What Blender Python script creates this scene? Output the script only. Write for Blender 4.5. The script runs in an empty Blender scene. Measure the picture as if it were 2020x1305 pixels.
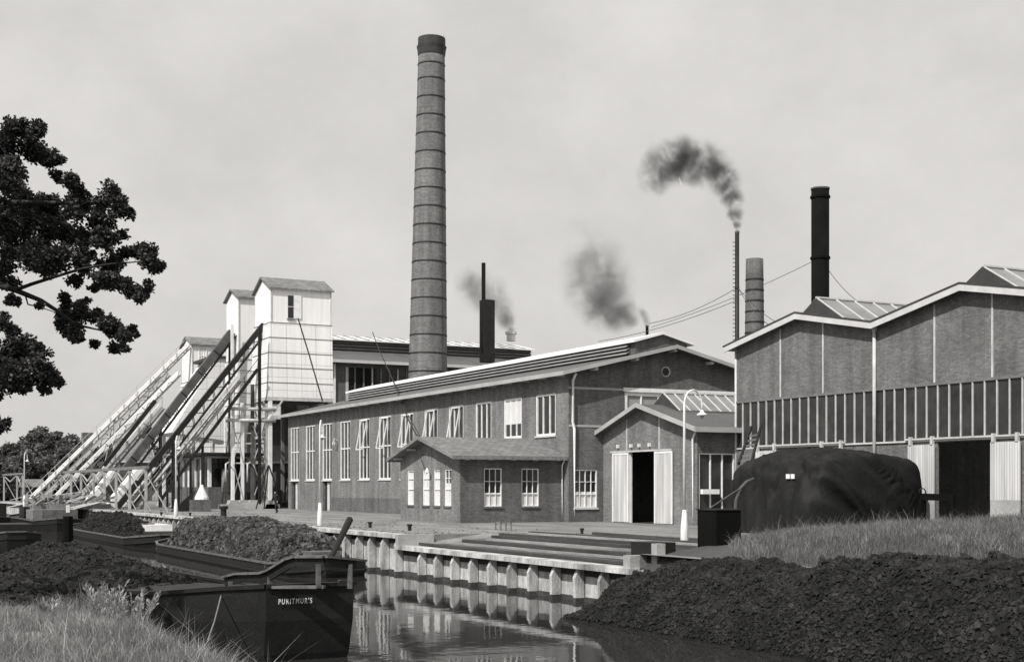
import bpy, bmesh, math, random
import numpy as np
from mathutils import Vector, Matrix, noise
from mathutils.bvhtree import BVHTree
R = math.radians
random.seed(7); rng = np.random.default_rng(7)
SC = bpy.context.scene
COL = SC.collection
# ------------------------------------------------------------------ camera
YAW = R(27.2); CY, SY = math.cos(YAW), math.sin(YAW)
FPX, PX0, HZ, CH = 2650.0, 1010.0, 960.0, 2.1
cd = bpy.data.cameras.new('camera'); cam = bpy.data.objects.new('camera', cd); COL.objects.link(cam)
cam.location = (0, 0, CH); cam.rotation_euler = (R(90), 0, -YAW)
cd.sensor_width = 36; cd.lens = FPX/2020*36; cd.shift_y = (HZ-652.5)/2020
cd.clip_start = 0.1; cd.clip_end = 6000
SC.camera = cam
# ------------------------------------------------------------------ light
SUN_AZ, SUN_EL = R(28), R(46)      # azimuth measured from -X towards -Y
sd = (-math.cos(SUN_AZ)*math.cos(SUN_EL), -math.sin(SUN_AZ)*math.cos(SUN_EL), math.sin(SUN_EL))
W = bpy.data.worlds.new('World'); SC.world = W; W.use_nodes = True
nt = W.node_tree; nt.nodes.clear()
out = nt.nodes.new('ShaderNodeOutputWorld'); bg = nt.nodes.new('ShaderNodeBackground')
sky = nt.nodes.new('ShaderNodeTexSky'); sky.sky_type = 'NISHITA'; sky.sun_disc = False
sky.sun_elevation = SUN_EL; sky.sun_rotation = math.atan2(sd[0], sd[1]); sky.dust_density = 6; sky.air_density = 1.0; sky.ozone_density = 1
bw = nt.nodes.new('ShaderNodeRGBToBW'); nt.links.new(sky.outputs[0], bw.inputs[0])
mr = nt.nodes.new('ShaderNodeMapRange'); mr.inputs['From Min'].default_value = 0; mr.inputs['From Max'].default_value = 20
mr.inputs['To Min'].default_value = 6.2; mr.inputs['To Max'].default_value = 8.4
nt.links.new(bw.outputs[0], mr.inputs['Value'])
# faint high haze cloud
tc = nt.nodes.new('ShaderNodeTexCoord'); mp = nt.nodes.new('ShaderNodeMapping'); mp.inputs['Scale'].default_value = (5, 5, 7)
nz = nt.nodes.new('ShaderNodeTexNoise'); nz.inputs['Scale'].default_value = 1.3; nz.inputs['Detail'].default_value = 9; nz.inputs['Roughness'].default_value = .62
nt.links.new(tc.outputs['Generated'], mp.inputs[0]); nt.links.new(mp.outputs[0], nz.inputs['Vector'])
m2 = nt.nodes.new('ShaderNodeMapRange'); m2.inputs['From Min'].default_value = .3; m2.inputs['From Max'].default_value = .75
m2.inputs['To Min'].default_value = .88; m2.inputs['To Max'].default_value = 1.08
nt.links.new(nz.outputs[0], m2.inputs['Value'])
mu = nt.nodes.new('ShaderNodeMath'); mu.operation = 'MULTIPLY'; nt.links.new(mr.outputs[0], mu.inputs[0]); nt.links.new(m2.outputs[0], mu.inputs[1])
tint = nt.nodes.new('ShaderNodeVectorMath'); tint.operation = 'SCALE'; tint.inputs[0].default_value = (1.0, .974, .942)
nt.links.new(mu.outputs[0], tint.inputs['Scale'])
nt.links.new(tint.outputs[0], bg.inputs[0]); bg.inputs[1].default_value = 0.11
nt.links.new(bg.outputs[0], out.inputs[0])
sl = bpy.data.lights.new('sun', 'SUN'); sl.energy = 4.6; sl.angle = R(0.6); sl.color = (1, .985, .96)
so = bpy.data.objects.new('sun', sl); COL.objects.link(so); so.rotation_euler = Vector(sd).to_track_quat('Z', 'Y').to_euler()
SC.view_settings.view_transform = 'Standard'; SC.view_settings.look = 'None'
SC.view_settings.exposure = 0; SC.view_settings.gamma = 1
SC.cycles.volume_step_rate = 1.0; SC.cycles.max_bounces = 8; SC.cycles.transparent_max_bounces = 16
# ------------------------------------------------------------------ photo geometry (real places from the photo's perspective)
def ray(px):
    t = (px-PX0)/FPX; return t*CY+SY, -t*SY+CY
def atX(px, X):
    a, b = ray(px); return b*X/a, X/a          # Y, depth
def atY(px, Y):
    a, b = ray(px); return a*Y/b, Y/b          # X, depth
def zz(py, d): return CH-(py-HZ)/FPX*d
def gp(px, py, z=0.0):
    d = (CH-z)*FPX/(py-HZ); a, b = ray(px); return Vector((a*d, b*d, z))
def pd(px, py, d):
    a, b = ray(px); return Vector((a*d, b*d, zz(py, d)))
# ------------------------------------------------------------------ materials
MATS = {}
def tin(v): return (v, v*.992, v*.985, 1)
def _base(name, rough, metal=0, spec=.3):
    m = bpy.data.materials.new(name); m.use_nodes = True; t = m.node_tree
    b = t.nodes['Principled BSDF']; b.inputs['Roughness'].default_value = rough
    b.inputs['Metallic'].default_value = metal; b.inputs['Specular IOR Level'].default_value = spec
    MATS[name] = m; return m, t, b
def N(t, kind, **kw):
    n = t.nodes.new(kind)
    for k, v in kw.items():
        if k in n.inputs: n.inputs[k].default_value = v
        else: setattr(n, k, v)
    return n
def ramp2(t, src, lo, hi, a=.3, b=.7):
    n = N(t, 'ShaderNodeMapRange'); n.inputs['From Min'].default_value = a; n.inputs['From Max'].default_value = b
    n.inputs['To Min'].default_value = lo; n.inputs['To Max'].default_value = hi; t.links.new(src, n.inputs['Value']); return n.outputs[0]
def mulv(t, a, b):
    n = N(t, 'ShaderNodeMath', operation='MULTIPLY')
    for i, s in enumerate((a, b)):
        if isinstance(s, (int, float)): n.inputs[i].default_value = s
        else: t.links.new(s, n.inputs[i])
    return n.outputs[0]
def tocol(t, val, b):
    n = N(t, 'ShaderNodeVectorMath', operation='SCALE'); n.inputs[0].default_value = (1, .992, .985)
    t.links.new(val, n.inputs['Scale']); t.links.new(n.outputs[0], b.inputs['Base Color'])
def bump(t, src, b, dist=.02, st=.6):
    n = N(t, 'ShaderNodeBump'); n.inputs['Distance'].default_value = dist; n.inputs['Strength'].default_value = st
    t.links.new(src, n.inputs['Height']); t.links.new(n.outputs[0], b.inputs['Normal'])
def noisen(t, scale, detail=5, coord='Object', stretch=None, rough=.6):
    c = N(t, 'ShaderNodeTexCoord'); n = N(t, 'ShaderNodeTexNoise'); n.inputs['Scale'].default_value = scale
    n.inputs['Detail'].default_value = detail; n.inputs['Roughness'].default_value = rough
    s = c.outputs[coord]
    if stretch:
        mm = N(t, 'ShaderNodeMapping'); mm.inputs['Scale'].default_value = stretch; t.links.new(s, mm.inputs[0]); s = mm.outputs[0]
    t.links.new(s, n.inputs['Vector']); return n.outputs[0]
def mat(name, v, rough=.8, var=.25, scale=1.2, bmp=0.0, stretch=None, metal=0, fine=0, spec=.3, fscale=14):
    m, t, b = _base(name, rough, metal, spec)
    s = ramp2(t, noisen(t, scale, 6, stretch=stretch), v*(1-var), v*(1+var))
    f = None
    if fine:
        f = noisen(t, fscale, 4, stretch=stretch); s = mulv(t, s, ramp2(t, f, 1-fine, 1+fine))
    tocol(t, s, b)
    if bmp: bump(t, f if f is not None else noisen(t, scale*8, 4), b, bmp)
    return m
def island(name, lo, hi, rough=.9, trans=0):
    m, t, b = _base(name, rough)
    g = N(t, 'ShaderNodeNewGeometry'); s = ramp2(t, g.outputs['Random Per Island'], lo, hi, 0, 1)
    s = mulv(t, s, ramp2(t, noisen(t, .35, 3), .75, 1.25)); s = mulv(t, s, ramp2(t, noisen(t, 1.6, 4), .62, 1.38, .38, .62)); tocol(t, s, b)
    if trans:
        tr = N(t, 'ShaderNodeBsdfTranslucent'); tr.inputs[0].default_value = tin(hi)
        mx = N(t, 'ShaderNodeMixShader'); mx.inputs[0].default_value = trans
        o = t.nodes['Material Output']; t.links.new(b.outputs[0], mx.inputs[1]); t.links.new(tr.outputs[0], mx.inputs[2]); t.links.new(mx.outputs[0], o.inputs[0])
    return m
def brick(name, v, mort=.8, big=.16, w=.24, h=.085, msize=.012):
    m, t, b = _base(name, .92, spec=.15)
    c = N(t, 'ShaderNodeTexCoord'); k = N(t, 'ShaderNodeTexBrick')
    t.links.new(c.outputs['UV'], k.inputs['Vector']); k.inputs['Scale'].default_value = 1
    k.inputs['Brick Width'].default_value = w; k.inputs['Row Height'].default_value = h; k.inputs['Mortar Size'].default_value = msize
    k.inputs['Mortar Smooth'].default_value = .3; k.inputs['Bias'].default_value = -.1
    k.inputs['Color1'].default_value = (v*.80,)*3+(1,); k.inputs['Color2'].default_value = (v*1.2,)*3+(1,); k.inputs['Mortar'].default_value = (v*mort,)*3+(1,)
    q = N(t, 'ShaderNodeRGBToBW'); t.links.new(k.outputs[0], q.inputs[0])
    s = mulv(t, q.outputs[0], ramp2(t, noisen(t, .45, 6), 1-big, 1+big))
    s = mulv(t, s, ramp2(t, noisen(t, 9, 4), .86, 1.14, .35, .65))
    st = noisen(t, .9, 4, stretch=(1.5, 1.5, .12)); s = mulv(t, s, ramp2(t, st, .78, 1.12, .35, .62))
    tocol(t, s, b); bump(t, q.outputs[0], b, .012, .5); return m
def panels(name, v, w, h, joint=.45, msize=.02, off=0.0, rough=.6, var=.08, streak=.12):
    m, t, b = _base(name, rough)
    c = N(t, 'ShaderNodeTexCoord'); k = N(t, 'ShaderNodeTexBrick'); k.offset = off
    t.links.new(c.outputs['UV'], k.inputs['Vector']); k.inputs['Scale'].default_value = 1
    k.inputs['Brick Width'].default_value = w; k.inputs['Row Height'].default_value = h; k.inputs['Mortar Size'].default_value = msize
    k.inputs['Mortar Smooth'].default_value = .2
    k.inputs['Color1'].default_value = (v*(1-var),)*3+(1,); k.inputs['Color2'].default_value = (v*(1+var),)*3+(1,); k.inputs['Mortar'].default_value = (v*joint,)*3+(1,)
    q = N(t, 'ShaderNodeRGBToBW'); t.links.new(k.outputs[0], q.inputs[0])
    s = mulv(t, q.outputs[0], ramp2(t, noisen(t, 1.1, 5, stretch=(2, 2, .18)), 1-streak, 1+streak*.6))
    tocol(t, s, b); bump(t, q.outputs[0], b, .01, .4); return m
def glassm(name, v, rough=.12, spec=.5, var=.5):
    m, t, b = _base(name, rough, spec=spec)
    tocol(t, ramp2(t, noisen(t, .9, 3), v*(1-var), v*(1+var)), b); return m
brick('brick_main', .20, big=.2); brick('brick_side', .135, big=.2); brick('brick_dark', .165, big=.22); brick('brick_stack', .175, w=.3, h=.12, big=.16)  # brick_side: on hall and annex -Y walls, weaker grazing sun put into the colour
mat('smoked_brick', .045, var=.3)
panels('white_panel', .80, 1.5, 1.28, joint=.5, msize=.022, var=.03, streak=.10)
mat('white_board', .82, rough=.6, var=.10, stretch=(3, 3, .2), scale=1)
panels('white_planks', .58, .14, 30, joint=.55, msize=.012, var=.12, streak=.3)
mat('white_paint', .76, rough=.5, var=.14, scale=1.6, fine=.06)
mat('white_roof', .80, rough=.5, var=.06, scale=1)
mat('pale_paint', .55, rough=.5, var=.12, scale=2)
mat('grey_fascia', .38, rough=.6, var=.15, scale=.6)
panels('roofing', .115, 1.0, 3.0, joint=.75, msize=.03, var=.1)
panels('shed_roof', .20, .5, .35, joint=.6, msize=.03, off=.5, var=.22, streak=.25)
mat('dark_louvre', .05, var=.2); mat('louvre_slat', .24, var=.15)
mat('louvre_grey', .16, var=.2)
glassm('dark_glass', .015); glassm('mid_glass', .05); glassm('skylight_glass', .20, rough=.25, var=.2)
glassm('wired_glass', .035, rough=.35, spec=.35)
mat('curtain', .62, var=.15, stretch=(14, 14, .5), scale=1)
mat('dark_metal', .011, rough=.6, var=.4, scale=2, fine=.2, spec=.4)
mat('rust_metal', .085, rough=.7, var=.4, scale=1, fine=.3)
mat('mid_metal', .17, rough=.5, var=.25, scale=2)
mat('light_metal', .50, rough=.5, var=.2, scale=2)
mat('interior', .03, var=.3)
mat('concrete', .36, var=.25, scale=.8, bmp=.02, fine=.18)
mat('quay_concrete', .43, var=.62, scale=.9, bmp=.03, fine=.3, stretch=(1.8, 1.8, .5))
mat('wet_concrete', .055, var=.5, scale=1.2, bmp=.03, fine=.3)
mat('deck_ground', .20, var=.42, scale=.3, bmp=.02, fine=.22, stretch=(2.2, .5, 1), fscale=5)
mat('earth', .06, var=.3, scale=.4, bmp=.05, fine=.3)
mat('turf', .07, var=.3, scale=.6, bmp=.05, fine=.3)
mat('timber_dark', .055, var=.4, scale=1, bmp=.02, fine=.35, stretch=(6, .6, 6))
mat('timber_grey', .20, var=.35, scale=1, bmp=.02, fine=.35, stretch=(6, .6, 6))
mat('timber_pale', .48, var=.3, scale=1, bmp=.01, fine=.2)
mat('tar_hull', .008, rough=.6, var=.5, scale=1.5, bmp=.01, fine=.4, spec=.4)
mat('tar_rim', .11, rough=.6, var=.35, scale=3, fine=.3)
mat('tarpaulin', .0065, rough=.75, var=.5, scale=.9, bmp=.05, fine=.35, spec=.35, fscale=5)
mat('peat_base', .014, rough=.95, var=.5, scale=4, bmp=.08, fine=.4, spec=.1)
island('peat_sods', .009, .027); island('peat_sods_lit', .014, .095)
island('oak_leaf', .014, .07, .6, .18); island('far_leaf', .05, .15, .8, .15)  # far_leaf is lightened: distance haze put into the leaf colour
island('grass_blade', .05, .44, .7, .3); island('grass_right', .03, .29, .7, .3); island('weed_leaf', .2, .45, .7, .3)
mat('bark', .03, var=.3, scale=3, bmp=.02, fine=.3)
mat('landing_soil', .11, var=.6, scale=.5, bmp=.02, fine=.4, stretch=(3, .4, 1)); mat('soot_black', .006, rough=.9, var=.4, scale=.6, fine=.3, spec=.1); mat('weathered_paint', .36, rough=.6, var=.35, scale=1.5, fine=.2); mat('pale_pane', .30, var=.1); mat('plank_pale', .26, var=.35, scale=1, fine=.3, stretch=(6, .6, 6)); mat('cloth', .02, var=.3); mat('skin', .3, var=.1); mat('paint_white', .8, var=.03)
mat('galv', .06, var=.3)
def water_mat():
    m, t, b = _base('canal_water', .035, spec=.5)
    b.inputs['Base Color'].default_value = (.030, .0295, .029, 1); b.inputs['IOR'].default_value = 1.33
    a = noisen(t, 1.0, 3, stretch=(.35, .9, 1)); c = noisen(t, 2.2, 2, stretch=(1.2, .7, 1))
    ad = N(t, 'ShaderNodeMath', operation='ADD'); t.links.new(mulv(t, a, 1.0), ad.inputs[0]); t.links.new(mulv(t, c, .35), ad.inputs[1])
    bump(t, ad.outputs[0], b, .014, .32)
water_mat()
# ------------------------------------------------------------------ mesh builder
ORG = {}
def UVS(me):
    uv = me.uv_layers.new(name='UVMap'); n = len(me.loops)
    co = np.empty(len(me.vertices)*3); me.vertices.foreach_get('co', co); co = co.reshape(-1, 3)
    li = np.empty(n, dtype=np.int32); me.loops.foreach_get('vertex_index', li)
    np_ = len(me.polygons); no = np.empty(np_*3); me.polygons.foreach_get('normal', no); no = np.abs(no.reshape(-1, 3))
    lt = np.empty(np_, dtype=np.int32); me.polygons.foreach_get('loop_total', lt)
    ln = np.repeat(no, lt, axis=0); c = co[li]
    u = np.where((ln[:, 2] > .6)[:, None], c[:, [0, 1]], np.where((ln[:, 0] > ln[:, 1])[:, None], c[:, [1, 2]], c[:, [0, 2]]))
    uv.data.foreach_set('uv', u.astype(np.float32).ravel())
class MB:
    def __init__(s): s.v = []; s.f = []
    def box(s, x0, x1, y0, y1, z0, z1):
        x0, x1 = sorted((x0, x1)); y0, y1 = sorted((y0, y1)); z0, z1 = sorted((z0, z1)); n = len(s.v)
        s.v += [(x0,y0,z0),(x1,y0,z0),(x1,y1,z0),(x0,y1,z0),(x0,y0,z1),(x1,y0,z1),(x1,y1,z1),(x0,y1,z1)]
        s.f += [(n,n+3,n+2,n+1),(n+4,n+5,n+6,n+7),(n,n+1,n+5,n+4),(n+1,n+2,n+6,n+5),(n+2,n+3,n+7,n+6),(n+3,n,n+4,n+7)]; return s
    def beam(s, p, q, w, h, up=(0, 0, 1)):
        p, q = Vector(p), Vector(q); d = (q-p).normalized(); u = Vector(up)
        if abs(d.dot(u)) > .98: u = Vector((0, 1, 0))
        a = d.cross(u).normalized()*w/2; b = a.normalized().cross(d).normalized()*h/2; n = len(s.v)
        for c in (p, q): s.v += [tuple(c-a-b), tuple(c+a-b), tuple(c+a+b), tuple(c-a+b)]
        s.f += [(n,n+3,n+2,n+1),(n+4,n+5,n+6,n+7),(n,n+1,n+5,n+4),(n+1,n+2,n+6,n+5),(n+2,n+3,n+7,n+6),(n+3,n,n+4,n+7)]; return s
    def tube(s, pts, rs, k=8, cap=True):
        pts = [Vector(p) for p in pts]
        if isinstance(rs, (int, float)): rs = [rs]*len(pts)
        n0 = len(s.v); ref = None
        for i, p in enumerate(pts):
            d = (pts[min(i+1, len(pts)-1)]-pts[max(i-1, 0)]).normalized()
            if ref is None: ref = Vector((0, 0, 1)) if abs(d.z) < .9 else Vector((1, 0, 0))
            a = d.cross(ref).normalized(); b = d.cross(a).normalized(); ref = -(b if False else a.cross(d)) if False else ref
            for j in range(k):
                t = 2*math.pi*j/k; s.v.append(tuple(p+(a*math.cos(t)+b*math.sin(t))*rs[i]))
        for i in range(len(pts)-1):
            for j in range(k):
                a0 = n0+i*k+j; a1 = n0+i*k+(j+1) % k; s.f.append((a0, a0+k, a1+k, a1))
        if cap:
            s.f.append(tuple(n0+j for j in range(k))); s.f.append(tuple(n0+(len(pts)-1)*k+j for j in reversed(range(k))))
        return s
    def ngon(s, pts):
        n = len(s.v); s.v += [tuple(p) for p in pts]; s.f.append(tuple(range(n, n+len(pts)))); return s
    def prism(s, axis, poly, a0, a1):
        # poly in (u,z); axis 'X': extruded along X, u=Y ; axis 'Y': extruded along Y, u=X ; axis 'Z': poly (x,y)
        n = len(s.v); k = len(poly)
        for a in (a0, a1):
            for u, z in poly: s.v.append((a, u, z) if axis == 'X' else (u, a, z) if axis == 'Y' else (u, z, a))
        s.f.append(tuple(range(n, n+k))); s.f.append(tuple(reversed(range(n+k, n+2*k))))
        for i in range(k):
            j = (i+1) % k; s.f.append((n+i, n+k+i, n+k+j, n+j))
        return s
    def build(s, name, m, parent=None, loc=None, smooth=False, fix=True):
        me = bpy.data.meshes.new(name)
        if parent is not None: o0 = ORG[parent.name]
        elif loc is not None: o0 = Vector(loc)
        else:
            a = np.array(s.v); o0 = Vector(((a[:,0].min()+a[:,0].max())/2, (a[:,1].min()+a[:,1].max())/2, a[:,2].min()))
        me.from_pydata([(x-o0[0], y-o0[1], z-o0[2]) for x, y, z in s.v], [], s.f)
        if fix:
            bm = bmesh.new(); bm.from_mesh(me); bmesh.ops.recalc_face_normals(bm, faces=bm.faces); bm.to_mesh(me); bm.free()
        me.update(); UVS(me)
        me.materials.append(MATS[m])
        if smooth: me.polygons.foreach_set('use_smooth', [True]*len(me.polygons))
        o = bpy.data.objects.new(name, me); COL.objects.link(o)
        if parent is not None: o.parent = parent
        else: o.location = o0
        ORG[o.name] = Vector(o0); return o
def tag(o, label=None, cat=None, group=None, kind=None):
    for k, v in (('label', label), ('category', cat), ('group', group), ('kind', kind)):
        if v: o[k] = v
    return o
def thing(name, loc, label, cat, group=None, rz=0):
    o = bpy.data.objects.new(name, None); o.empty_display_size = .3; COL.objects.link(o); o.location = loc
    o.rotation_euler.z = rz; ORG[o.name] = Vector(loc); return tag(o, label, cat, group)
def kids(o): return [c for c in bpy.data.objects if c.parent == o]
def copy_tree(o, loc=None, label=None, parent=None, rz=None):
    c = o.copy(); COL.objects.link(c)
    if parent is not None: c.parent = parent
    if loc is not None: c.location = loc
    if rz is not None: c.rotation_euler.z = rz
    if label: c['label'] = label
    for ch in kids(o): copy_tree(ch, parent=c)
    return c
def B(parent, name, m, *box): return MB().box(*box).build(name, m, parent)
# plane helpers: facing -X at X=c ('X') or facing -Y at Y=c ('Y'); d is distance out of the wall
def wp(pl, c, u, d, z): return (c-d, u, z) if pl == 'X' else (u, c-d, z)
def wbox(mb, pl, c, u0, u1, d0, d1, z0, z1):
    if pl == 'X': mb.box(c-d0, c-d1, u0, u1, z0, z1)
    else: mb.box(u0, u1, c-d0, c-d1, z0, z1)
    return mb
def wall(mb, pl, c, u0, u1, z0, top, holes=(), peaks=(), rev=.25):
    tf = top if callable(top) else (lambda u: top)
    us = sorted({u0, u1, *[p for p in peaks if u0 < p < u1], *[h[0] for h in holes], *[h[1] for h in holes]})
    zs = sorted({z0, *[h[2] for h in holes if h[2] > z0], *[h[3] for h in holes]})
    def q(a, b, za, zb, zc=None, zd=None):
        mb.ngon([wp(pl, c, a, 0, za), wp(pl, c, b, 0, zb if zc is None else za), wp(pl, c, b, 0, zb if zc is None else zd), wp(pl, c, a, 0, zb if zc is None else zc)]) if zc is not None else \
        mb.ngon([wp(pl, c, a, 0, za), wp(pl, c, b, 0, za), wp(pl, c, b, 0, zb), wp(pl, c, a, 0, zb)])
    for a, b in zip(us, us[1:]):
        for k, za in enumerate(zs):
            um = (a+b)/2
            if k+1 < len(zs):
                zb = zs[k+1]; zm = (za+zb)/2
                if any(h[0] < um < h[1] and h[2] < zm < h[3] for h in holes): continue
                q(a, b, za, zb)
            else: q(a, b, za, None, tf(a), tf(b))
    for h in holes:
        a, b, za, zb = h[:4]
        for p in ([(a,za),(a,zb)], [(b,za),(b,zb)], [(a,zb),(b,zb)], [(a,za),(b,za)]):
            mb.ngon([wp(pl, c, p[0][0], 0, p[0][1]), wp(pl, c, p[1][0], 0, p[1][1]), wp(pl, c, p[1][0], -rev, p[1][1]), wp(pl, c, p[0][0], -rev, p[0][1])])
    return mb
def window(root, pl, c, u0, u1, z0, z1, nv=2, nh=(), glass='dark_glass', frame='white_paint', fw=.09, curtain=None, sill=True, sash=None, mw=.05, d=-.10, label=None, name='window'):
    u0, u1 = sorted((u0, u1))
    g = wbox(MB(), pl, c, u0, u1, d-.05, d-.03, z0, z1).build(name, glass, root)
    if label: g['label'] = label
    f = MB(); d0, d1 = d-.03, d+.07
    wbox(f, pl, c, u0, u0+fw, d0, d1, z0, z1); wbox(f, pl, c, u1-fw, u1, d0, d1, z0, z1)
    wbox(f, pl, c, u0+fw, u1-fw, d0, d1-.003, z0, z0+fw); wbox(f, pl, c, u0+fw, u1-fw, d0, d1-.003, z1-fw, z1)
    for i in range(nv):
        u = u0+(u1-u0)*(i+1)/(nv+1); wbox(f, pl, c, u-mw/2, u+mw/2, d0, d1-.02, z0+fw, z1-fw)
    for t in nh:
        z = z0+(z1-z0)*t; wbox(f, pl, c, u0+fw, u1-fw, d0, d1-.016, z-mw/2, z+mw/2)
    f.build('frame', frame, g)
    if curtain:
        a, b2 = curtain; wbox(MB(), pl, c, u0+fw, u1-fw, d0, d0+.015, z0+(z1-z0)*a, z0+(z1-z0)*b2).build('curtain', 'curtain', g)
    if sill: wbox(MB(), pl, c, u0-.06, u1+.06, -.02, .08, z0-.1, z0).build('sill', 'brick_side' if sill == 'dark' else 'pale_paint', g)
    if sash:                                     # a top-hung sash standing open, hinged along its vertical middle
        za, zb, out_ = sash; s = MB(); ua, ub = u0+(u1-u0)*.25, u1-(u1-u0)*.22
        P = lambda u, dd, z: wp(pl, c, u, dd, z)
        for ea, eb in (((ua, .0, zb), (ua, out_, za)), ((ub, .0, zb), (ub, out_, za)), ((ua, .0, zb), (ub, .0, zb)), ((ua, out_, za), (ub, out_, za))):
            s.beam(P(*ea), P(*eb), .07, .07)
        s.build('open_sash', frame, g)
    return g
# ================================================================== SETTING
def sheet(name, vs, fs, m, smooth=False):
    mb = MB(); mb.v = vs; mb.f = fs; o = mb.build(name, m, loc=(0, 0, 0), smooth=smooth, fix=True); return tag(o, kind='structure')
WZ, QX = -1.76, 22.8
NY0, NY1 = 35.6, 54.8             # the lower timbered landing in the quay
# canal bed + far ground as one sheet reaching the horizon
mb = MB()
prof = lambda low: [(-3000, -.9), (-60, -.9), (0, -.62), (5.6, -.62), (6.6, -1.5), (8.2, -2.6), (22.78, -2.6)]
xs = prof(0); ys = [-400, 3500]
for y in ys:
    for x, z in xs: mb.v.append((x, y, z))
k = len(xs)
for i in range(k-1): mb.f.append((i, i+1, k+i+1, k+i))
tag(mb.build('canal_bank', 'turf', loc=(0, 0, 0)), kind='structure')
MB().ngon([(-3000, -400, WZ-.6), (3000, -400, WZ-.6), (3000, 4500, WZ-.6), (-3000, 4500, WZ-.6)])
def deck():
    mb = MB(); segs = [(-400, NY0, 0), (NY0, NY1, 1), (NY1, 3500, 0)]
    for a, b, low in segs:
        pr = [(QX, -.49), (26.6, -.02), (26.62, 0), (3500, 0)] if low else [(QX, 0), (26.6, 0), (26.62, 0), (3500, 0)]
        n = len(mb.v)
        for y in (a, b):
            for x, z in pr: mb.v.append((x, y, z))
        for i in range(3): mb.f.append((n+i, n+i+1, n+4+i+1, n+4+i))
    for y in (NY0, NY1): mb.ngon([(QX, y, -.49), (26.6, y, -.02), (26.6, y, 0), (QX, y, 0)])
    return tag(mb.build('quay_deck', 'deck_ground', loc=(0, 0, 0)), kind='structure')
deck()
tag(MB().ngon([(QX+.1, NY0+.05, -.474), (26.58, NY0+.05, -.012), (26.58, NY1-2.4, -.012), (QX+.1, NY1-1.2, -.474)]).build('landing_earth', 'landing_soil', loc=(0, 0, 0)), kind='structure')
# water
mb = MB().ngon([(6.2, -200, WZ), (QX+.3, -200, WZ), (QX+.3, 3000, WZ), (6.2, 3000, WZ)])
tag(mb.build('canal_water', 'canal_water', loc=(0, 0, 0)), kind='structure')
def fbm(x, y, s=1.0, o=4, seed=0.0):
    return noise.fractal(Vector((x*s+seed, y*s-seed, seed*1.7)), 1.0, 2.0, o)
def patch(name, x0, x1, y0, y1, nx, ny, fz, m, kind='structure'):
    mb = MB()
    for j in range(ny+1):
        for i in range(nx+1):
            x = x0+(x1-x0)*i/nx; y = y0+(y1-y0)*j/ny; mb.v.append((x, y, fz(x, y)))
    for j in range(ny):
        for i in range(nx):
            a = j*(nx+1)+i; mb.f.append((a, a+1, a+nx+2, a+nx+1))
    return tag(mb.build(name, m, loc=(0, 0, 0), smooth=True), kind=kind)
def sst(a, b, x): t = min(1, max(0, (x-a)/(b-a))); return t*t*(3-2*t)
def zleft(x, y):
    return -.60+.11*fbm(x, y, .35, 4, 3)+.15*sst(24, 12, y)-1.9*sst(4.9, 7.3, x+.5*fbm(0, y, .3, 2, 9))
patch('grassy_bank', -14, 7.6, 8, 62, 70, 110, zleft, 'turf')
def zright(x, y):
    e = sst(QX+.1, QX+1.6, x)*sst(43.6, 41.2, x)*sst(38.6, 34.0, y-(x-24)*.55)
    return -.06-.62*(1-sst(0, .03, e))+e*(.14+.62*sst(38, 27, y-(x-24)*.35)+.22*sst(24, 34, x)+.16*fbm(x, y, .3, 4, 5))
patch('grass_mound', QX+.05, 44.5, 8, 53, 70, 110, zright, 'earth')
# ------------------------------------------------------------------ grass
def blades(name, pts, hmin, hmax, w, m, lean=.35, kindlabel=None):
    P = np.array(pts, dtype=float); n = len(P)
    h = (hmin+(hmax-hmin)*rng.uniform(0, 1, n)**1.6)*P[:, 3]*np.where(rng.uniform(0, 1, n) > .975, 2.1, 1); a = rng.uniform(0, 2*np.pi, n); l = rng.uniform(.05, lean, n)*h
    la = rng.uniform(0, 2*np.pi, n); ww = rng.uniform(.6, 1.3, n)*w
    dx, dy = np.cos(a)*ww/2, np.sin(a)*ww/2; lx, ly = np.cos(la)*l, np.sin(la)*l
    V = np.zeros((n, 5, 3)); b = P[:, :3]
    V[:, 0] = b+np.stack([-dx, -dy, np.zeros(n)-.03], 1); V[:, 1] = b+np.stack([dx, dy, np.zeros(n)-.03], 1)
    mid = b+np.stack([lx*.35, ly*.35, h*.6], 1)
    V[:, 2] = mid+np.stack([dx*.8, dy*.8, np.zeros(n)], 1); V[:, 3] = mid-np.stack([dx*.8, dy*.8, np.zeros(n)], 1)
    V[:, 4] = b+np.stack([lx, ly, h], 1)
    base = np.arange(n)*5
    me = bpy.data.meshes.new(name); me.vertices.add(n*5); me.vertices.foreach_set('co', V.ravel())
    me.loops.add(n*7); me.polygons.add(n*2)
    L = np.stack([base, base+1, base+2, base+3, base+3, base+2, base+4], 1).astype(np.int32)
    me.loops.foreach_set('vertex_index', L.ravel())
    st = np.stack([np.arange(n)*7, np.arange(n)*7+4], 1).astype(np.int32).ravel(); me.polygons.foreach_set('loop_start', st)
    me.update(calc_edges=True); me.validate(); me.materials.append(MATS[m])
    o = bpy.data.objects.new(name, me); COL.objects.link(o)
    return tag(o, kindlabel, 'grass', kind='stuff')
pts = []
while len(pts) < 80000:
    y = 13+34*random.random()**1.35; x = random.uniform(-4, 6.5)
    t = (x*CY-y*SY)/(x*SY+y*CY)*FPX+PX0
    if t < -60 or t > 700: continue
    if y > 30.5+1.5*fbm(x, y, .3, 2) : continue
    g = .72+.95*fbm(x, y, .8, 4, 2)
    if random.random() > -.05+g*1.1: continue
    pts.append((x, y, zleft(x, y), max(.3, g)))
blades('grass', pts, .08, .42, .012, 'grass_blade', 1.1, 'rough sunlit grass on the near canal bank, bottom left')
pts = []
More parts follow.
